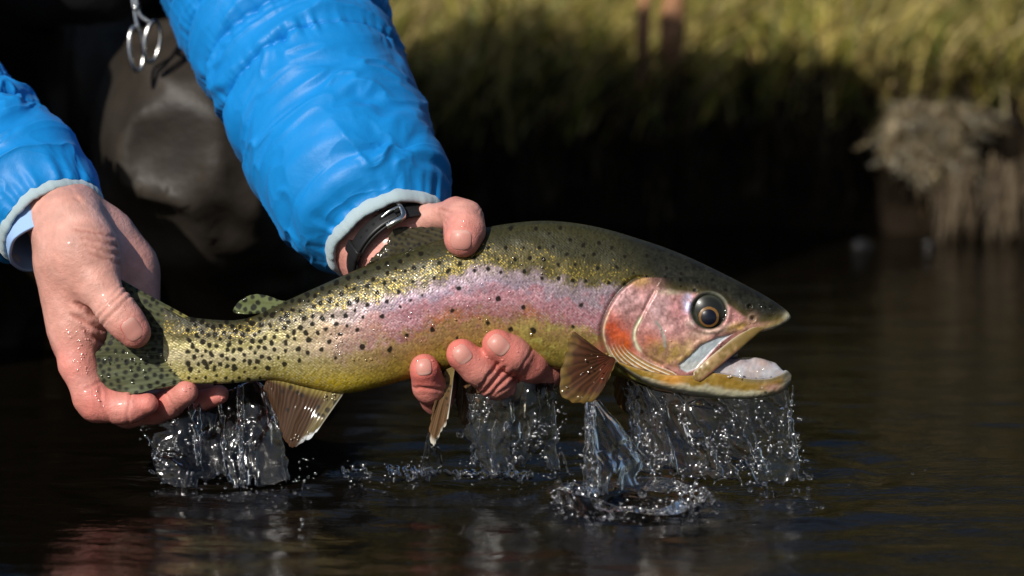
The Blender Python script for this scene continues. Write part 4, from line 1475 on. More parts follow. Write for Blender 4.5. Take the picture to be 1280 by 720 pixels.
    for kn, sn_, ft, sx in ((KNEE_L, [-0.165, 2.25, 0.02], [-0.15, 2.45, -0.08], 1), (KNEE_R, [-0.44, 2.28, -0.02], [-0.43, 2.55, -0.09], -1)):
        Bd.chain([HIP + [0.085 * sx, 0, -0.02], kn + [0, 0.03, -0.005], np.array(sn_), np.array(ft)], [0.07, 0.035, 0.035, 0.03], 0.02)
    vb, fb = Bd.mesh(2)
    cb = np.broadcast_to(np.array([0.62, 0.315, 0.255]), vb.shape)
    V = np.vstack([W(v1), W(v2), vb])
    Fc = np.vstack([f1, f2 + len(v1), fb + len(v1) + len(v2)])
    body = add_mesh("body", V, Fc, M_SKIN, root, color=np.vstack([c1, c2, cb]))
    # hair
    H = Field(HEAD - 0.16, HEAD + 0.16, 0.005)
    H.cone(HEAD + [0, 0.045, 0.05], HEAD + [0, 0.03, 0.0], 0.09, 0.084, 0.02)
    vh, fh = H.mesh(2)
    vh = vh + 0.006 * fbm(vh * 60, 2, 3)[:, None] * vnormals(vh, fh)
    add_mesh("hair", vh, fh, M_HAIR, root)

    # nails
    nail(F1, (166, 413, -60), (0.55, 0.83, 0.1), 12.5, 15.5, body, red=1.0)
    nail(F2, (575, 300, -68), (-0.04, 1, 0.1), 14.5, 13.5, body)
    nail(F2, (529, 458, -65), (-0.12, -1, 0.1), 10.5, 11, body)
    nail(F2, (578, 443, -68), (-0.62, -0.78, 0.1), 11.5, 12.5, body)
    nail(F2, (624, 431, -70), (-0.70, -0.62, 0.1), 12, 14.5, body)

    # ---------------- jacket
    J = Field(np.array([-0.75, 1.95, 0.15]), np.array([0.10, 2.75, 0.85]), 0.008)
    J.chain([CHEST + [0, 0.05, -0.12], CHEST, NECK + [0, 0.01, -0.02]], [0.155, 0.165, 0.085], 0.06)
    for sh, el in ((SH_L, elL), (SH_R, elR)):
        J.chain([CHEST + [0, 0, 0.06], sh, el], [0.11, 0.088, 0.068], 0.05)
    vj, fj = J.mesh(2)
    vj = vj + 0.010 * (fbm(vj * np.array([14, 14, 30]), 3, 5) + 0.6 * np.abs(np.sin(vj[:, 2] * 75)))[:, None] * vnormals(vj, fj)
    jacket = add_mesh("jacket", vj, fj, M_NYLON, root)

    s1, C1, r1, fr1 = sleeve([(290, -215, 560), (318, -90, 440), (352, 15, 325), (397, 120, 225), (438, 212, 138), (463, 256, 104), (479, 283, 82), (486, 297, 70)],
                             [130, 128, 124, 116, 112, 103, 87, 77], [60, 150, 232, 318, 402, 470, 540], "sleeve", jacket, 40)
    ring_band(C1[-1], fr1[0][-1], fr1[1][-1], fr1[2][-1], r1[-1] - 1 / S, 9.5 / S, "cuff_binding", M_BIND, jacket, 3, 0.6)
    s2, C2, r2, fr2 = sleeve([(-190, 60, 420), (-120, 116, 300), (-60, 160, 220), (-8, 204, 150), (36, 245, 98), (55, 265, 74), (64, 279, 62)],
                             [108, 104, 97, 91, 83, 76, 68], [50, 120, 185, 255, 330, 395], "sleeve", jacket, 71)
    ring_band(C2[-1], fr2[0][-1], fr2[1][-1], fr2[2][-1], r2[-1] - 1 / S, 8 / S, "cuff_binding", M_BIND, jacket, 9, 0.6)

    # pale shirt cuff showing inside the sleeve of the tail hand
    pts = np.array([q(*p) for p in ((30, 235, 105), (48, 262, 78), (58, 288, 58), (64, 308, 46))])
    Cc = curve(pts, n=60)
    T, N, B = frames(Cc)
    a = np.linspace(0, 2 * np.pi, 160, endpoint=False)
    ringn = np.stack([np.cos(a), np.sin(a)], -1)
    rr = rq(1, 60) * (np.linspace(52, 56, 60)[:, None] + 2.5 * vn(np.concatenate([np.broadcast_to(ringn * 2.5, (60, 160, 2)), np.broadcast_to(np.linspace(0, 3, 60)[:, None, None], (60, 160, 1))], -1), 8))
    dirs = np.cos(a)[None, :, None] * N[:, None] + np.sin(a)[None, :, None] * B[:, None]
    p = Cc[:, None] + rr[..., None] * dirs
    pin = (Cc[:, None] + (rr - 4 / S)[..., None] * dirs)[::-1]
    add_mesh("shirt_cuff", W(np.concatenate([p, pin], 0).reshape(-1, 3)), grid_faces(120, 160, True), M_SHIRT, root)

    # ---------------- waders: legs and bib
    Wf = Field(np.array([-0.75, 1.92, -0.16]), np.array([0.12, 2.95, 0.62]), 0.008)
    Wf.chain([HIP + [0, 0.02, 0], CHEST + [0, 0.015, 0.0]], [0.185, 0.172], 0.08)
    for kn, sh, ft, sx in ((KNEE_L, [-0.165, 2.25, 0.02], [-0.15, 2.45, -0.08], 1), (KNEE_R, [-0.44, 2.28, -0.02], [-0.43, 2.55, -0.09], -1)):
        Wf.chain([HIP + [0.085 * sx, 0, -0.02], (kn * 0.55 + (HIP + [0.085 * sx, 0, -0.02]) * 0.45) + [0, 0, 0.015], kn, np.array(sh), np.array(ft)], [0.118, 0.095, 0.070, 0.070, 0.06], 0.05)
    vw, fw = Wf.mesh(2)
    nw = vnormals(vw, fw)
    fol = 1 - np.abs(vn(vw * np.array([16, 16, 26]) + 0.8 * vn(vw * 9, 2)[:, None], 6))
    vw = vw + nw * (0.013 * (fol ** 3 - 0.3) + 0.002 * fbm(vw * 40, 2, 7))[:, None]
    waders = add_mesh("waders", vw, fw, M_WADER, root)

    # black chest pack strapped in front
    a, b = np.meshgrid(np.linspace(-1, 1, 40), np.linspace(-1, 1, 40), indexing='ij')
    Pk = Field(np.array([-0.56, 2.0, 0.22]), np.array([-0.18, 2.35, 0.56]), 0.006)
    for x in np.linspace(-0.45, -0.29, 5):
        Pk.cone([x, 2.16, 0.30], [x, 2.20, 0.46], 0.05, 0.045, 0.03)
    vp, fp = Pk.mesh(3)
    vp = vp + vnormals(vp, fp) * (0.004 * fbm(vp * 35, 2, 4))[:, None]
    tag(add_mesh("chest_pack", vp, fp, M_BLACK), "black chest pack worn on the front of the waders", "bag")

    # ---------------- wristwatch on the belly hand
    wt = empty("wristwatch", P(455, 300, 60), "black rubber strap wristwatch with steel buckle on the wrist below the cuff", "watch")
    wc = q(503, 315, 58)
    ax = q(486, 297, 70) - q(463, 256, 104)
    ax = ax / np.linalg.norm(ax)
    ax = np.array([0.44, -0.62, -0.65])
    ax /= np.linalg.norm(ax)
    e1 = np.cross(ax, np.array([0, 1.0, 0]))
    e1 /= np.linalg.norm(e1)
    e2 = np.cross(ax, e1)
    if e2[1] < 0:
        e1, e2 = -e1, -e2
    R0 = rq(66, 56)

    def band(a0, a1, r_off, wpx, tpx, name, matl, parent, holes=(), n=160, sh=0.0):
        an = np.linspace(a0, a1, n)
        prof_ = np.array([(-1, 0), (-0.92, 0.8), (-0.7, 1), (0.7, 1), (0.92, 0.8), (1, 0), (0.9, -0.6), (-0.9, -0.6)])
        nrm = np.cos(an)[:, None] * e1 + np.sin(an)[:, None] * e2
        r = R0 + r_off / S
        v = wc + nrm[:, None] * (r + prof_[None, :, 1:2] * tpx / S) + ax * (prof_[None, :, 0:1] * wpx / S + sh / S)
        k = len(prof_)
        v = v.reshape(-1, 3)
        kk = np.arange(k)
        tr = np.vstack([np.stack([np.zeros(k - 2, int), kk[2:], kk[1:-1]], -1), np.stack([np.full(k - 2, (n - 1) * k), (n - 1) * k + kk[1:-1], (n - 1) * k + kk[2:]], -1)])
        return add_mesh(name, W(v), grid_faces(n, k, True), matl, parent, tris=tr)
    st = band(0, 2 * np.pi - 0.01, 0, 13, 2.6, "strap", M_RUBBER, wt)
    band(math.radians(-45), math.radians(60), 4.2, 11, 2.4, "strap_tail", M_RUBBER, wt)
    band(math.radians(-4), math.radians(6), 6.0, 15, 4.5, "strap_keeper", M_RUBBER, wt, n=20)
    # strap holes: small dark studs set in the tail
    M_HOLE = mat("strap_hole", (0.002, 0.002, 0.002), rough=0.9)
    for dg in (18, 27, 36, 45):
        an = math.radians(dg)
        nrm = math.cos(an) * e1 + math.sin(an) * e2
        t_ = -math.sin(an) * e1 + math.cos(an) * e2
        c = wc + nrm * (R0 + 7.0 / S)
        aa = np.linspace(0, 2 * np.pi, 14, endpoint=False)
        v = np.vstack([c + nrm * 0.2 / S, c + (np.cos(aa)[:, None] * t_ + np.sin(aa)[:, None] * ax) * 2.2 / S])
        k = np.arange(14)
        add_mesh("strap_hole", W(v), None, M_HOLE, st, tris=np.stack([np.zeros(14, int), 1 + k, 1 + (k + 1) % 14], -1))
    # buckle: a bent steel frame and its pin
    def on(dg, off, along):
        an = math.radians(dg)
        return wc + (math.cos(an) * e1 + math.sin(an) * e2) * (R0 + off / S) + ax * (along / S)
    loop = [on(46, 6, -16), on(54, 8, -18), on(64, 9, -16), on(67, 9.5, 0), on(64, 9, 16), on(54, 8, 18), on(46, 6, 16)]
    pth = curve([W(p_) for p_ in loop], n=70)
    v, f, t = tube(pth, 3.6 / S, 12)
    bk = add_mesh("buckle", v, f, M_STEEL, wt, tris=t)
    v, f, t = tube(curve([W(on(46, 8, 0)), W(on(56, 11, 0)), W(on(67, 12, 0))], n=20), 1.9 / S, 10)
    add_mesh("buckle_pin", v, f, M_STEEL, bk, tris=t)
    # watch case on the far side of the wrist
    an = math.radians(215)
    nrm = math.cos(an) * e1 + math.sin(an) * e2
    t_ = np.cross(ax, nrm)
    aa = np.linspace(0, 2 * np.pi, 40, endpoint=False)
    rings = [(0.0, 0.1), (30, 0.1), (34, 3), (34, 12), (30, 16), (24, 16.5), (0.1, 16.5)]
    v = np.concatenate([wc + nrm * (R0 + hh / S) + (np.cos(aa)[:, None] * t_ + np.sin(aa)[:, None] * ax) * max(rr_, 0.1) / S for rr_, hh in rings])
    add_mesh("case", W(v), grid_faces(len(rings), 40, True), M_RUBBER, wt)

    # ---------------- forceps hanging from the chest
    dpt = 512
    fo = empty("forceps", P(178, 60, dpt), "steel surgical forceps hanging by their jaws in front of the dark waders", "forceps")
    for (cx, cy, rx, ry, rot, top) in ((170.5, 61, 9, 28, -4, (169, 18)), (190.5, 52, 9.5, 26, 8, (174, 16))):
        a = np.linspace(0, 2 * np.pi, 60, endpoint=False)
        ca, sa = math.cos(math.radians(rot)), math.sin(math.radians(rot))
        x_, y_ = rx * np.cos(a), ry * np.sin(a)
        pth = np.array([P(cx + x_[i] * ca - y_[i] * sa, cy + x_[i] * sa + y_[i] * ca, dpt + 8 * math.cos(a[i])) for i in range(60)])
        pth = np.vstack([pth, pth[:2]])
        v, f, t = tube(pth, 3.2 / S, 10, False)
        add_mesh("finger_ring", v, f, M_STEEL, fo)
        tx, ty = top
        sx, sy = cx - ry * math.sin(math.radians(-rot)) * 0, cy - ry
        v, f, t = tube(curve([P(cx + (2 if cx < 180 else -4), cy - ry + 2, dpt), P(tx, ty, dpt), P(tx - 6, -20, dpt), P(tx - 12, -70, dpt), P(tx - 14, -130, dpt)], n=30), np.linspace(3.6, 2.6, 30) / S, 10)
        add_mesh("shank", v, f, M_STEEL, fo, tris=t)
    v, f, t = tube(curve([P(170, 10, dpt - 5), P(170, 10, dpt + 5)], n=4), 4.6 / S, 14)
    add_mesh("ratchet", v, f, M_STEEL, fo, tris=t)
    return (v1, f1, c1), (v2, f2, c2)


HAND_A, HAND_B = build_person()

# ------------------------------------------------------------------ water pouring off the fish and hands
def wpx(px, py):
    """depth (px behind fish) of the river surface seen at py"""
    Z = FPX * CAMH / ((py + 240) * math.cos(PITCH) ** 0) * 1.0
    return (Z - D) * S


def curtain(label, top, bot, seed, step=4.2, rmin=1.1, rmax=3.0, hole=0.25, h=0.00068, splay=5.0, blobs=14, depth=6.0, name="water_curtain", wild=0.0):
    r = np.random.default_rng(seed)
    top, bot = np.array(top, float), np.array(bot, float)
    L = max(np.abs(np.diff(bot[:, 0])).sum(), np.abs(np.diff(top[:, 0])).sum())
    n = max(int(L / step), 3)
    allp = np.vstack([np.array([q(*p) for p in top]), np.array([q(*p) for p in bot])])
    pad = 26 / S
    F = Field(allp.min(0) - pad, allp.max(0) + pad, h)
    seg = 12
    a = np.sort(np.clip(np.linspace(0, 1, n) + r.normal(0, wild, n), 0, 1))
    tp = np.stack([np.interp(a, np.linspace(0, 1, len(top)), top[:, k]) for k in range(3)], -1)
    a2 = np.clip(a + r.normal(0, wild, n), 0, 1)
    bt = np.stack([np.interp(a2, np.linspace(0, 1, len(bot)), bot[:, k]) for k in range(3)], -1)
    tt = np.linspace(0, 1, seg)
    for i in range(n):
        x0 = tp[i] * (1 - tt[:, None]) + bt[i] * tt[:, None]
        x0[:, 0] += splay * 0.7 * vn(np.stack([tt * 2.2 + i * 0.13, np.full(seg, seed * 1.7 + i * 0.21)], -1), 1) + 1.4 * r.normal(0, 1, seg) * 0.6
        x0[:, 1] += np.concatenate([[r.normal(0, 1.2)], np.zeros(seg - 1)]) + 2.5 * r.normal() * tt ** 3
        x0[:, 2] += depth * (vn(np.stack([np.full(seg, i * 0.24), tt * 3.0], -1), seed + 2)) + 1.5 * r.normal(0, 1, seg)
        g = vn(np.stack([np.full(seg, i * 0.30), tt * 2.6], -1), seed + 3)
        rr = rmin + (rmax - rmin) * np.clip(0.5 + 0.9 * g + 0.35 * r.normal(0, 1, seg), 0, 1.3) ** 1.6
        bead = r.random(seg) < 0.16
        rr = rr + bead * r.uniform(0.3, 1.6, seg)
        gap = vn(np.stack([np.full(seg, i * 0.22 + 40), tt * 2.2 + 0.5], -1), seed + 5) < -0.75 + 1.3 * hole * (0.35 + tt)
        for k in range(seg - 1):
            if gap[k] and gap[k + 1]:
                continue
            F.cone(q(*x0[k]), q(*x0[k + 1]), rq(rr[k], x0[k][2]), rq(rr[k + 1], x0[k + 1][2]), 3.4 / S)
    for _ in range(blobs):
        i = r.integers(0, n)
        t = r.random() ** 0.5
        c = tp[i] * (1 - t) + bt[i] * t + r.normal(0, 1, 3) * np.array([5, 3, 7])
        c2 = c + r.normal(0, 1, 3) * np.array([2.5, 4, 2])
        rad = r.uniform(1.2, 3.6)
        F.cone(q(*c), q(*c2), rq(rad, c[2]), rq(rad * 0.7, c[2]), 2.5 / S)
    v, f = F.mesh(1)
    n_ = F.grad(v)
    v = v + n_ * (0.7 * vn(v * np.array([500, 240, 500]), seed + 6) / S)[:, None]
    o = add_mesh(name, W(v), f, M_CLEAR)
    return tag(o, label, "water", None, "stuff")


def veil(label, top, bot, seed, hole=0.2, amp=2.2, thick=2.4, fringe=0.35, name="water_veil", nb=100):
    """continuous falling sheet: gently rippled front and back, torn edges and holes"""
    top, bot = np.array(top, float), np.array(bot, float)
    T_, B_ = curve(top, n=200), curve(bot, n=200)
    wpx_ = max(np.linalg.norm(np.diff(T_[:, :2], axis=0), axis=1).sum(), np.linalg.norm(np.diff(B_[:, :2], axis=0), axis=1).sum())
    na = max(int(wpx_ / 1.0), 20)
    a, b = np.linspace(0, 1, na), np.linspace(0, 1, nb)
    tp = np.stack([np.interp(a, np.linspace(0, 1, 200), T_[:, k]) for k in range(3)], -1)
    bt = np.stack([np.interp(a, np.linspace(0, 1, 200), B_[:, k]) for k in range(3)], -1)
    p = tp[:, None] * (1 - b)[None, :, None] + bt[:, None] * b[None, :, None]
    A, Bg = np.meshgrid(a * wpx_, b * np.linalg.norm(tp.mean(0)[:2] - bt.mean(0)[:2]), indexing='ij')
    s2 = np.stack([A, Bg], -1)
    warp = np.stack([A + 11 * vn(s2 / 28, seed + 1) + 4 * vn(s2 / 11, seed + 12), Bg + 12 * vn(s2 / 24, seed + 2)], -1)
    calm = sstep(-0.35, 0.45, vn(warp / np.array([34, 42]), seed + 11))
    mid = amp * 2.6 * vn(warp / np.array([26, 52]), seed + 3) + amp * (0.35 + 1.0 * calm) * vn(warp / np.array([11, 22]), seed + 4) + amp * (0.10 + 0.30 * calm) * vn(warp / np.array([4.5, 7]), seed + 8)
    m = 0.60 + 0.80 * vn(warp / np.array([22, 50]), seed + 5) + 0.38 * vn(warp / np.array([9, 15]), seed + 6)
    edge = np.minimum(a, 1 - a)[:, None] * wpx_ / 9.0 + 0 * Bg
    m = np.minimum(m, edge - 0.25 + 0.45 * vn(warp / 11, seed + 7))
    m = m + 0.5 - 2.1 * hole * (0.35 + 1.1 * b)[None] - fringe * sstep(0.8, 1.0, b)[None] + 0.8 * (1 - sstep(0, 0.08, b))[None] * (edge > 0.6)
    th = thick * np.sqrt(np.clip(m, 0, 1)) * np.maximum(0.75 + 0.45 * vn(warp / np.array([7, 22]), seed + 9), 0.4)
    th = np.maximum(th, 0) * (m > 0)
    roll = 1.6 * gauss(m - 0.16, 0.14) * (m > 0)           # thicker rolled rim
    th = np.where(m > 0, np.maximum(th * 0.7 + roll, 0.55), 0)
    th[:, -1] = 0
    th[:, 0] = 0
    px = p[..., 0] + 3.0 * vn(s2 / np.array([14, 30]), seed + 14) * np.minimum(1, b * 4)[None]
    py = p[..., 1] + 4.0 * vn(s2 / np.array([9, 60]), seed + 15) * b[None] ** 2
    d = p[..., 2] + mid
    Z1, Z2 = D + (d - th) / S, D + (d + th) / S

    def pts(Z):
        return W(np.stack([(px - 640) / FPX * Z, -(py - 360) / FPX * Z, Z], -1).reshape(-1, 3))
    f = grid_faces(na, nb)
    keep = (m.ravel()[f] > 0).any(1)
    f = f[keep]
    n = na * nb
    v = np.vstack([pts(Z1), pts(Z2)])
    F = np.vstack([f[:, ::-1], f + n])
    used = np.unique(F)
    re = np.full(len(v), -1)
    re[used] = np.arange(len(used))
    o = add_mesh(name, v[used], re[F], M_CLEAR)
    return tag(o, label, "water", None, "stuff")


HALF = (-np.array(sun_dir) - Fv)
HALF = HALF / np.linalg.norm(HALF)


def lens_drops(centres, normals, rads, name, label, rng, align=0.6, tint=None, flat=0.26):
    """flat water beads, tilted toward the sun-camera half vector so they glint"""
    bv, bf = ico()
    m = normals * (1 - align) + HALF * align + rng.normal(0, 0.07, normals.shape)  # bead faces lean to HALF, so the sun glint is shaped in
    m /= np.linalg.norm(m, axis=1)[:, None]
    a = np.cross(m, np.array([0.3, 0.2, 0.93]))
    a /= np.linalg.norm(a, axis=1)[:, None]
    b = np.cross(m, a)
    el = rng.uniform(0.7, 1.5, (len(rads), 1, 1))
    R_ = rads[:, None, None]
    v = centres[:, None] + R_ * (bv[None, :, 0:1] * a[:, None] * el + bv[None, :, 1:2] * b[:, None] / el + flat * bv[None, :, 2:3] * m[:, None])
    f = bf[None] + (np.arange(len(rads)) * len(bv))[:, None, None]
    o = add_mesh(name, v.reshape(-1, 3), None, M_CLEAR if tint is None else M_BEAD, tris=f.reshape(-1, 3), color=None if tint is None else np.repeat(tint, len(bv), axis=0))
    return tag(o, label, "water drops", None, "stuff")


def on_water(px, d, up=0.0):
    """view point on the river at that px and depth, lifted by up px"""
    Z = D + d / S
    return (px, FPX * CAMH / Z / 1.0 - 240 - up, d)


def crown(seed):
    """ragged ring of water thrown up where the stream from the pectoral fin lands"""
    def arc(a0, a1, rx, rd, hfun, n=9):
        out = []
        for a in np.linspace(math.radians(a0), math.radians(a1), n):
            out.append(on_water(790 + rx * math.cos(a), -128 - rd * math.sin(a), hfun(a)))
        return out
    hf = lambda a: 15 - 8 * math.cos(a) + 5 * math.sin(3.1 * a + 1)
    veil("ragged crown of splashing water thrown up below the pectoral fin", arc(205, -28, 100, 102, lambda a: hf(a) * 1.25), arc(205, -28, 84, 84, lambda a: -3), seed, 0.14, 2.6, 3.6, 0.0, "splash_crown", 46)
    veil("low inner ripple of the splash below the pectoral fin", arc(200, -15, 62, 62, lambda a: 9 + 4 * math.sin(5 * a)), arc(200, -15, 70, 70, lambda a: -3), seed + 5, 0.2, 2.4, 3.4, 0.0, "splash_crown", 46)
    veil("far rim of the splash below the pectoral fin", arc(205, 320, 94, 90, lambda a: 10 + 4 * math.sin(4 * a)), arc(205, 320, 84, 84, lambda a: -3), seed + 9, 0.24, 2.2, 3.0, 0.0, "splash_crown", 46)


def ico(sub=1):
    t = (1 + 5 ** 0.5) / 2
    v = np.array([(-1, t, 0), (1, t, 0), (-1, -t, 0), (1, -t, 0), (0, -1, t), (0, 1, t), (0, -1, -t), (0, 1, -t), (t, 0, -1), (t, 0, 1), (-t, 0, -1), (-t, 0, 1)], float)
    f = [(0, 11, 5), (0, 5, 1), (0, 1, 7), (0, 7, 10), (0, 10, 11), (1, 5, 9), (5, 11, 4), (11, 10, 2), (10, 7, 6), (7, 1, 8), (3, 9, 4), (3, 4, 2), (3, 2, 6), (3, 6, 8), (3, 8, 9), (4, 9, 5), (2, 4, 11), (6, 2, 10), (8, 6, 7), (9, 8, 1)]
    v = [tuple(x / np.linalg.norm(x)) for x in v]
    for _ in range(sub):
        mid, nf = {}, []

        def mp(a, b):
            k = (min(a, b), max(a, b))
            if k not in mid:
                p = np.array(v[a]) + np.array(v[b])
                v.append(tuple(p / np.linalg.norm(p)))
                mid[k] = len(v) - 1
            return mid[k]
        for a, b, c in f:
            x, y, z = mp(a, b), mp(b, c), mp(c, a)
            nf += [(a, x, z), (b, y, x), (c, z, y), (x, y, z)]
        f = nf
    return np.array(v), np.array(f)


def drops(pts, rads, name, label, stretch=None):
    bv, bf = ico()
    pts, rads = np.asarray(pts), np.asarray(rads)
    st = np.ones((len(pts), 3)) if stretch is None else stretch
    v = pts[:, None] + bv[None] * rads[:, None, None] * st[:, None]
    f = bf[None] + (np.arange(len(pts)) * len(bv))[:, None, None]
    o = add_mesh(name, v.reshape(-1, 3), None, M_CLEAR, tris=f.reshape(-1, 3))
    return tag(o, label, "water drops", None, "stuff")


def build_splash():
    r = np.random.default_rng(99)
    V = [("wide veil of water falling from the hand under the tail", [(170, 516, 40), (212, 512, 34), (250, 498, 44), (285, 488, 50), (318, 476, 34), (338, 490, 14)],
          [(200, 606, 20), (240, 610, 10), (285, 606, 10), (325, 606, 5), (368, 598, 0)], 3, 0.16),
         ("small veil trailing from the tip of the pelvic fin", [(535, 540, -28), (541, 548, -30), (548, 546, -30)], [(526, 590, -20), (540, 592, -20), (556, 590, -20)], 5, 0.16),
         ("veil of water falling from the fingers under the belly", [(586, 492, -8), (612, 490, -12), (640, 482, -10), (662, 468, -10), (690, 454, 0)],
          [(578, 588, -10), (612, 596, -15), (640, 592, -20), (668, 588, -15), (704, 590, -10)], 8, 0.22),
         ("slanting veil of water sliding off the tip of the pectoral fin", [(733, 496, -80), (740, 500, -80), (749, 500, -76)], [(730, 620, -100), (758, 618, -98), (790, 608, -75), (826, 594, -40)], 14, 0.14),
         ("broad veil of water pouring from the lower jaw", [(784, 474, 14), (815, 486, 4), (850, 492, -2), (900, 496, -6), (950, 495, -4), (986, 484, -2)],
          [(788, 588, 0), (835, 594, -8), (880, 596, -10), (925, 602, -12), (965, 604, -10), (1002, 600, -8)], 21, 0.18)]
    for lab, tp, bt, sd, hl in V:
        veil(lab, tp, bt, sd, hl)
    curtain("thicker strands of water running down the veil under the tail hand", V[0][1], V[0][2], 3, step=20, hole=0.7, depth=9, blobs=16, rmin=0.8, rmax=2.6, name="water_strands", wild=0.09, splay=12)
    curtain("thicker strands of water running from the fingers under the belly", V[2][1], V[2][2], 8, step=18, hole=0.7, depth=8, blobs=14, rmin=0.8, rmax=2.8, name="water_strands", wild=0.1, splay=12)
    curtain("narrow stream running off the pectoral fin straight down", [(736, 498, -78), (744, 498, -78)], [(733, 618, -98), (748, 620, -102)], 12, step=5, hole=0.15, blobs=6, rmin=1.3, rmax=2.8, name="water_strands")
    curtain("thicker strands of water running down from the lower jaw", V[4][1], V[4][2], 22, step=24, hole=0.6, depth=10, blobs=24, rmin=0.8, rmax=2.8, name="water_strands", wild=0.08, splay=14)
    curtain("low ridge of broken water between the two hands", [(430, 588, 30), (480, 584, 30), (540, 586, 20), (600, 590, 0), (660, 590, 0)], [(430, 596, 20), (480, 596, 15), (540, 598, 10), (600, 600, -5), (660, 600, -10)], 25, step=9, hole=0.55, blobs=26, splay=8, depth=10, name="broken_water")
    crown(31)
    pts, rad = [], []
    # drops round the landing places
    for (x0, x1, y0, y1, d, n, s_) in ((190, 390, 580, 640, 10, 60, 1.0), (430, 720, 570, 625, 0, 80, 1.0), (690, 900, 590, 665, -150, 90, 1.2), (790, 1020, 560, 620, -10, 100, 1.0), (930, 1035, 590, 640, -20, 30, 1.3), (1040, 1170, 570, 620, 0, 12, 0.9)):
        for _ in range(n):
            px, py = r.uniform(x0, x1), r.triangular(y0, y0 + 0.7 * (y1 - y0), y1)
            dd = d + r.normal(0, 14)
            p = P(px, py, dd)
            if p[2] < 0.0015:          # lies on the surface: sit there
                p = P(px, py, wpx(px, py) - 2)
                p[2] = max(p[2], 0.001)
            pts.append(p)
            rad.append(np.clip(r.lognormal(0.0, 0.5), 0.4, 2.6) * s_ / S)
    for (px, py, d, a) in ((1012, 596, -10, 4.4), (1003, 598, -10, 3.0), (968, 618, -30, 4.2), (993, 622, -30, 3.0), (938, 625, -35, 2.6), (575, 543, -20, 4.8), (803, 617, -165, 5.5), (590, 574, -15, 4.5)):
        pts.append(P(px, py, d)); rad.append(a / S)
    drops(pts, rad, "water_drops", "scattered drops of water flying round the splashes")

    # flattened beads added in the falling water, tilted to glint at the camera
    c, rr = [], []
    for (x0, x1, y0, y1, d, n) in ((185, 262, 525, 612, 0, 60), (270, 330, 505, 600, 10, 26), (330, 385, 560, 610, 0, 16), (436, 560, 575, 606, 0, 40), (575, 655, 505, 600, -30, 46), (662, 702, 520, 590, -28, 44),
                                   (733, 748, 505, 600, -106, 16), (790, 830, 540, 592, -60, 20), (800, 890, 505, 600, -24, 70), (880, 950, 500, 605, -26, 80), (940, 1000, 495, 605, -24, 90), (380, 440, 640, 690, -300, 10)):
        n = int(n * 1.6)
        k = max(2, n // 9)
        cl = np.stack([r.uniform(x0, x1, k), r.uniform(y0, y1, k)], -1)
        for _ in range(n):
            o = cl[r.integers(0, k)] + r.normal(0, 1, 2) * np.array([5.0, 10.0])
            p = P(o[0], o[1], d + r.normal(0, 6))
            if p[2] < 0.001:
                continue
            c.append(p)
            rr.append(np.clip(r.lognormal(0.45, 0.4), 0.7, 3.2) / S)
    for _ in range(330):
        a = r.uniform(-0.7, math.pi + 0.6)
        k = r.uniform(0.72, 1.1)
        up = r.triangular(-1, 4, 24)
        px, py, d = on_water(790 + 92 * k * math.cos(a), -128 - 90 * k * math.sin(a), up)
        c.append(P(px, py, d)); rr.append(np.clip(r.lognormal(0.55, 0.45), 0.8, 4.0) / S)
    c, rr = np.array(c), np.array(rr)
    lens_drops(c, np.broadcast_to(HALF, c.shape), rr, "glint_beads", "flat beads of water added in the falling veils, tilted to glint", r, 0.8, None, 0.16)

    # beads on skin, scales and fins, also tilted to glint
    c, nn, rr, tt = [], [], [], []
    for (v, f, vc), spots in ((HAND_A, [(95, 418, 16, 22), (97, 445, 10, 14), (102, 465, 8, 8), (165, 390, 18, 6), (180, 500, 26, 10), (232, 486, 14, 8), (272, 488, 12, 5), (118, 500, 14, 6)]),
                          (HAND_B, [(531, 450, 14, 8), (576, 436, 14, 8), (618, 424, 14, 8), (600, 470, 30, 10), (640, 462, 24, 8), (575, 270, 20, 5)])):
        n = vnormals(v, f)
        sx, sy = 640 + v[:, 0] / v[:, 2] * FPX, 360 - v[:, 1] / v[:, 2] * FPX
        wn_ = n[:, 0:1] * Rv + n[:, 1:2] * Uv + n[:, 2:3] * Fv
        ok = (n[:, 2] < -0.2) & (wn_ @ HALF > 0.55)
        for (x, y, sp, k) in spots:
            idx = np.flatnonzero(ok & (np.hypot(sx - x, sy - y) < sp))
            if len(idx) == 0:
                continue
            for i in r.choice(idx, min(k, len(idx)), replace=False):
                c.append(W(v[i])); nn.append(wn_[i]); rr.append(r.uniform(0.9, 1.9) / S); tt.append(vc[i])
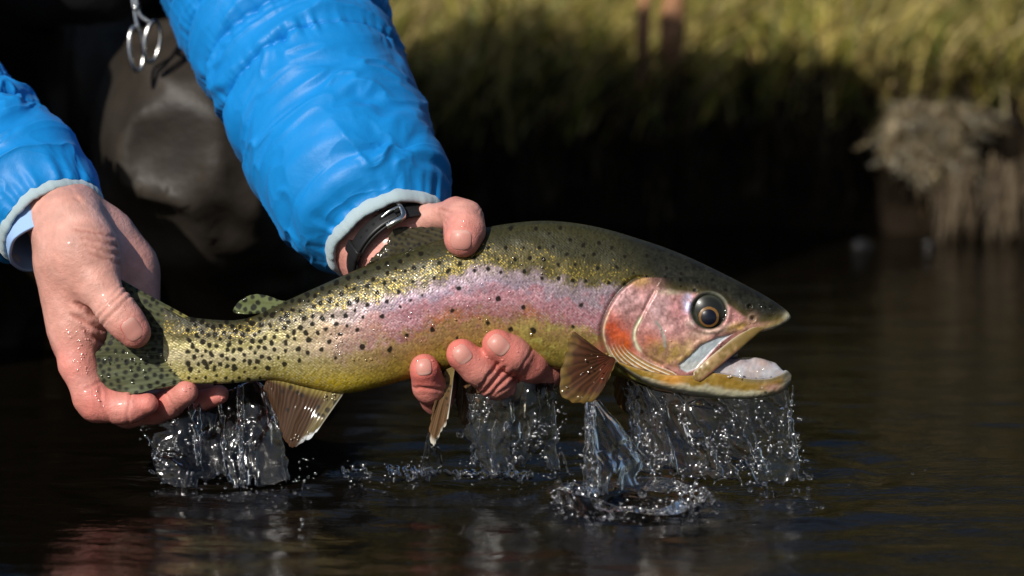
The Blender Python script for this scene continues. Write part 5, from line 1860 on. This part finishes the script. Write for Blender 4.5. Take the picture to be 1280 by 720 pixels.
    for (x, y, sx, sy, k) in ((912, 396, 14, 9, 26), (925, 408, 12, 8, 8), (880, 440, 26, 14, 4), (895, 455, 30, 12, 3), (845, 436, 20, 12, 8), (778, 442, 14, 10, 16), (765, 446, 10, 5, 10), (820, 400, 30, 20, 8), (745, 455, 14, 14, 0),
                              (250, 400, 14, 4, 5), (355, 395, 10, 8, 8), (520, 370, 160, 50, 40), (425, 430, 4, 14, 16), (280, 410, 40, 10, 8), (620, 330, 90, 14, 10), (950, 385, 16, 8, 4), (560, 440, 120, 18, 16)):
        for _ in range(k):
            u, v_ = x + r.uniform(-sx, sx), y + r.uniform(-sy, sy)
            if not (np.interp(u, [a_[0] for a_ in TOP], [a_[1] for a_ in TOP]) + 7 < v_ < np.interp(u, [a_[0] for a_ in BOT], [a_[1] for a_ in BOT]) - 7):
                continue
            e = 1.5
            def g_(a, b):
                return G(np.array([a]), np.array([b]), -surf(np.array([a]), np.array([b])) - 1.2)[0]
            p0 = g_(u, v_)
            n = np.cross(g_(u + e, v_) - g_(u - e, v_), g_(u, v_ - e) - g_(u, v_ + e))
            n /= np.linalg.norm(n)
            if n @ Fv > 0:
                n = -n
            if n @ HALF < 0.45:
                continue
            c.append(p0); nn.append(n); rr.append(r.uniform(0.8, 1.8) / S)
            tt.append(FISH_UV[2][np.argmin((FISH_UV[0] - u) ** 2 + (FISH_UV[1] - v_) ** 2)])
    for (x, y, sx, sy, d, k, tn) in ((738, 462, 16, 22, -76, 14, (0.09, 0.035, 0.012)), (722, 490, 14, 8, -84, 6, (0.09, 0.05, 0.015)), (412, 496, 8, 4, -10, 10, (0.2, 0.16, 0.06)), (375, 545, 14, 6, -16, 8, (0.09, 0.05, 0.02)), (172, 446, 42, 5, -16, 20, (0.08, 0.09, 0.05)), (150, 470, 30, 10, -14, 8, (0.08, 0.09, 0.05)), (930, 466, 30, 6, -34, 8, (0.5, 0.45, 0.42))):
        for _ in range(k):
            c.append(P(x + r.uniform(-sx, sx), y + r.uniform(-sy, sy), d)); nn.append(HALF); rr.append(r.uniform(0.7, 1.7) / S); tt.append(tn)
    lens_drops(np.array(c), np.array(nn), np.array(rr), "glint_beads", "tiny beads of water on the fish and fingers, tilted to glint", r, 0.7, np.array(tt), 0.2)


build_splash()
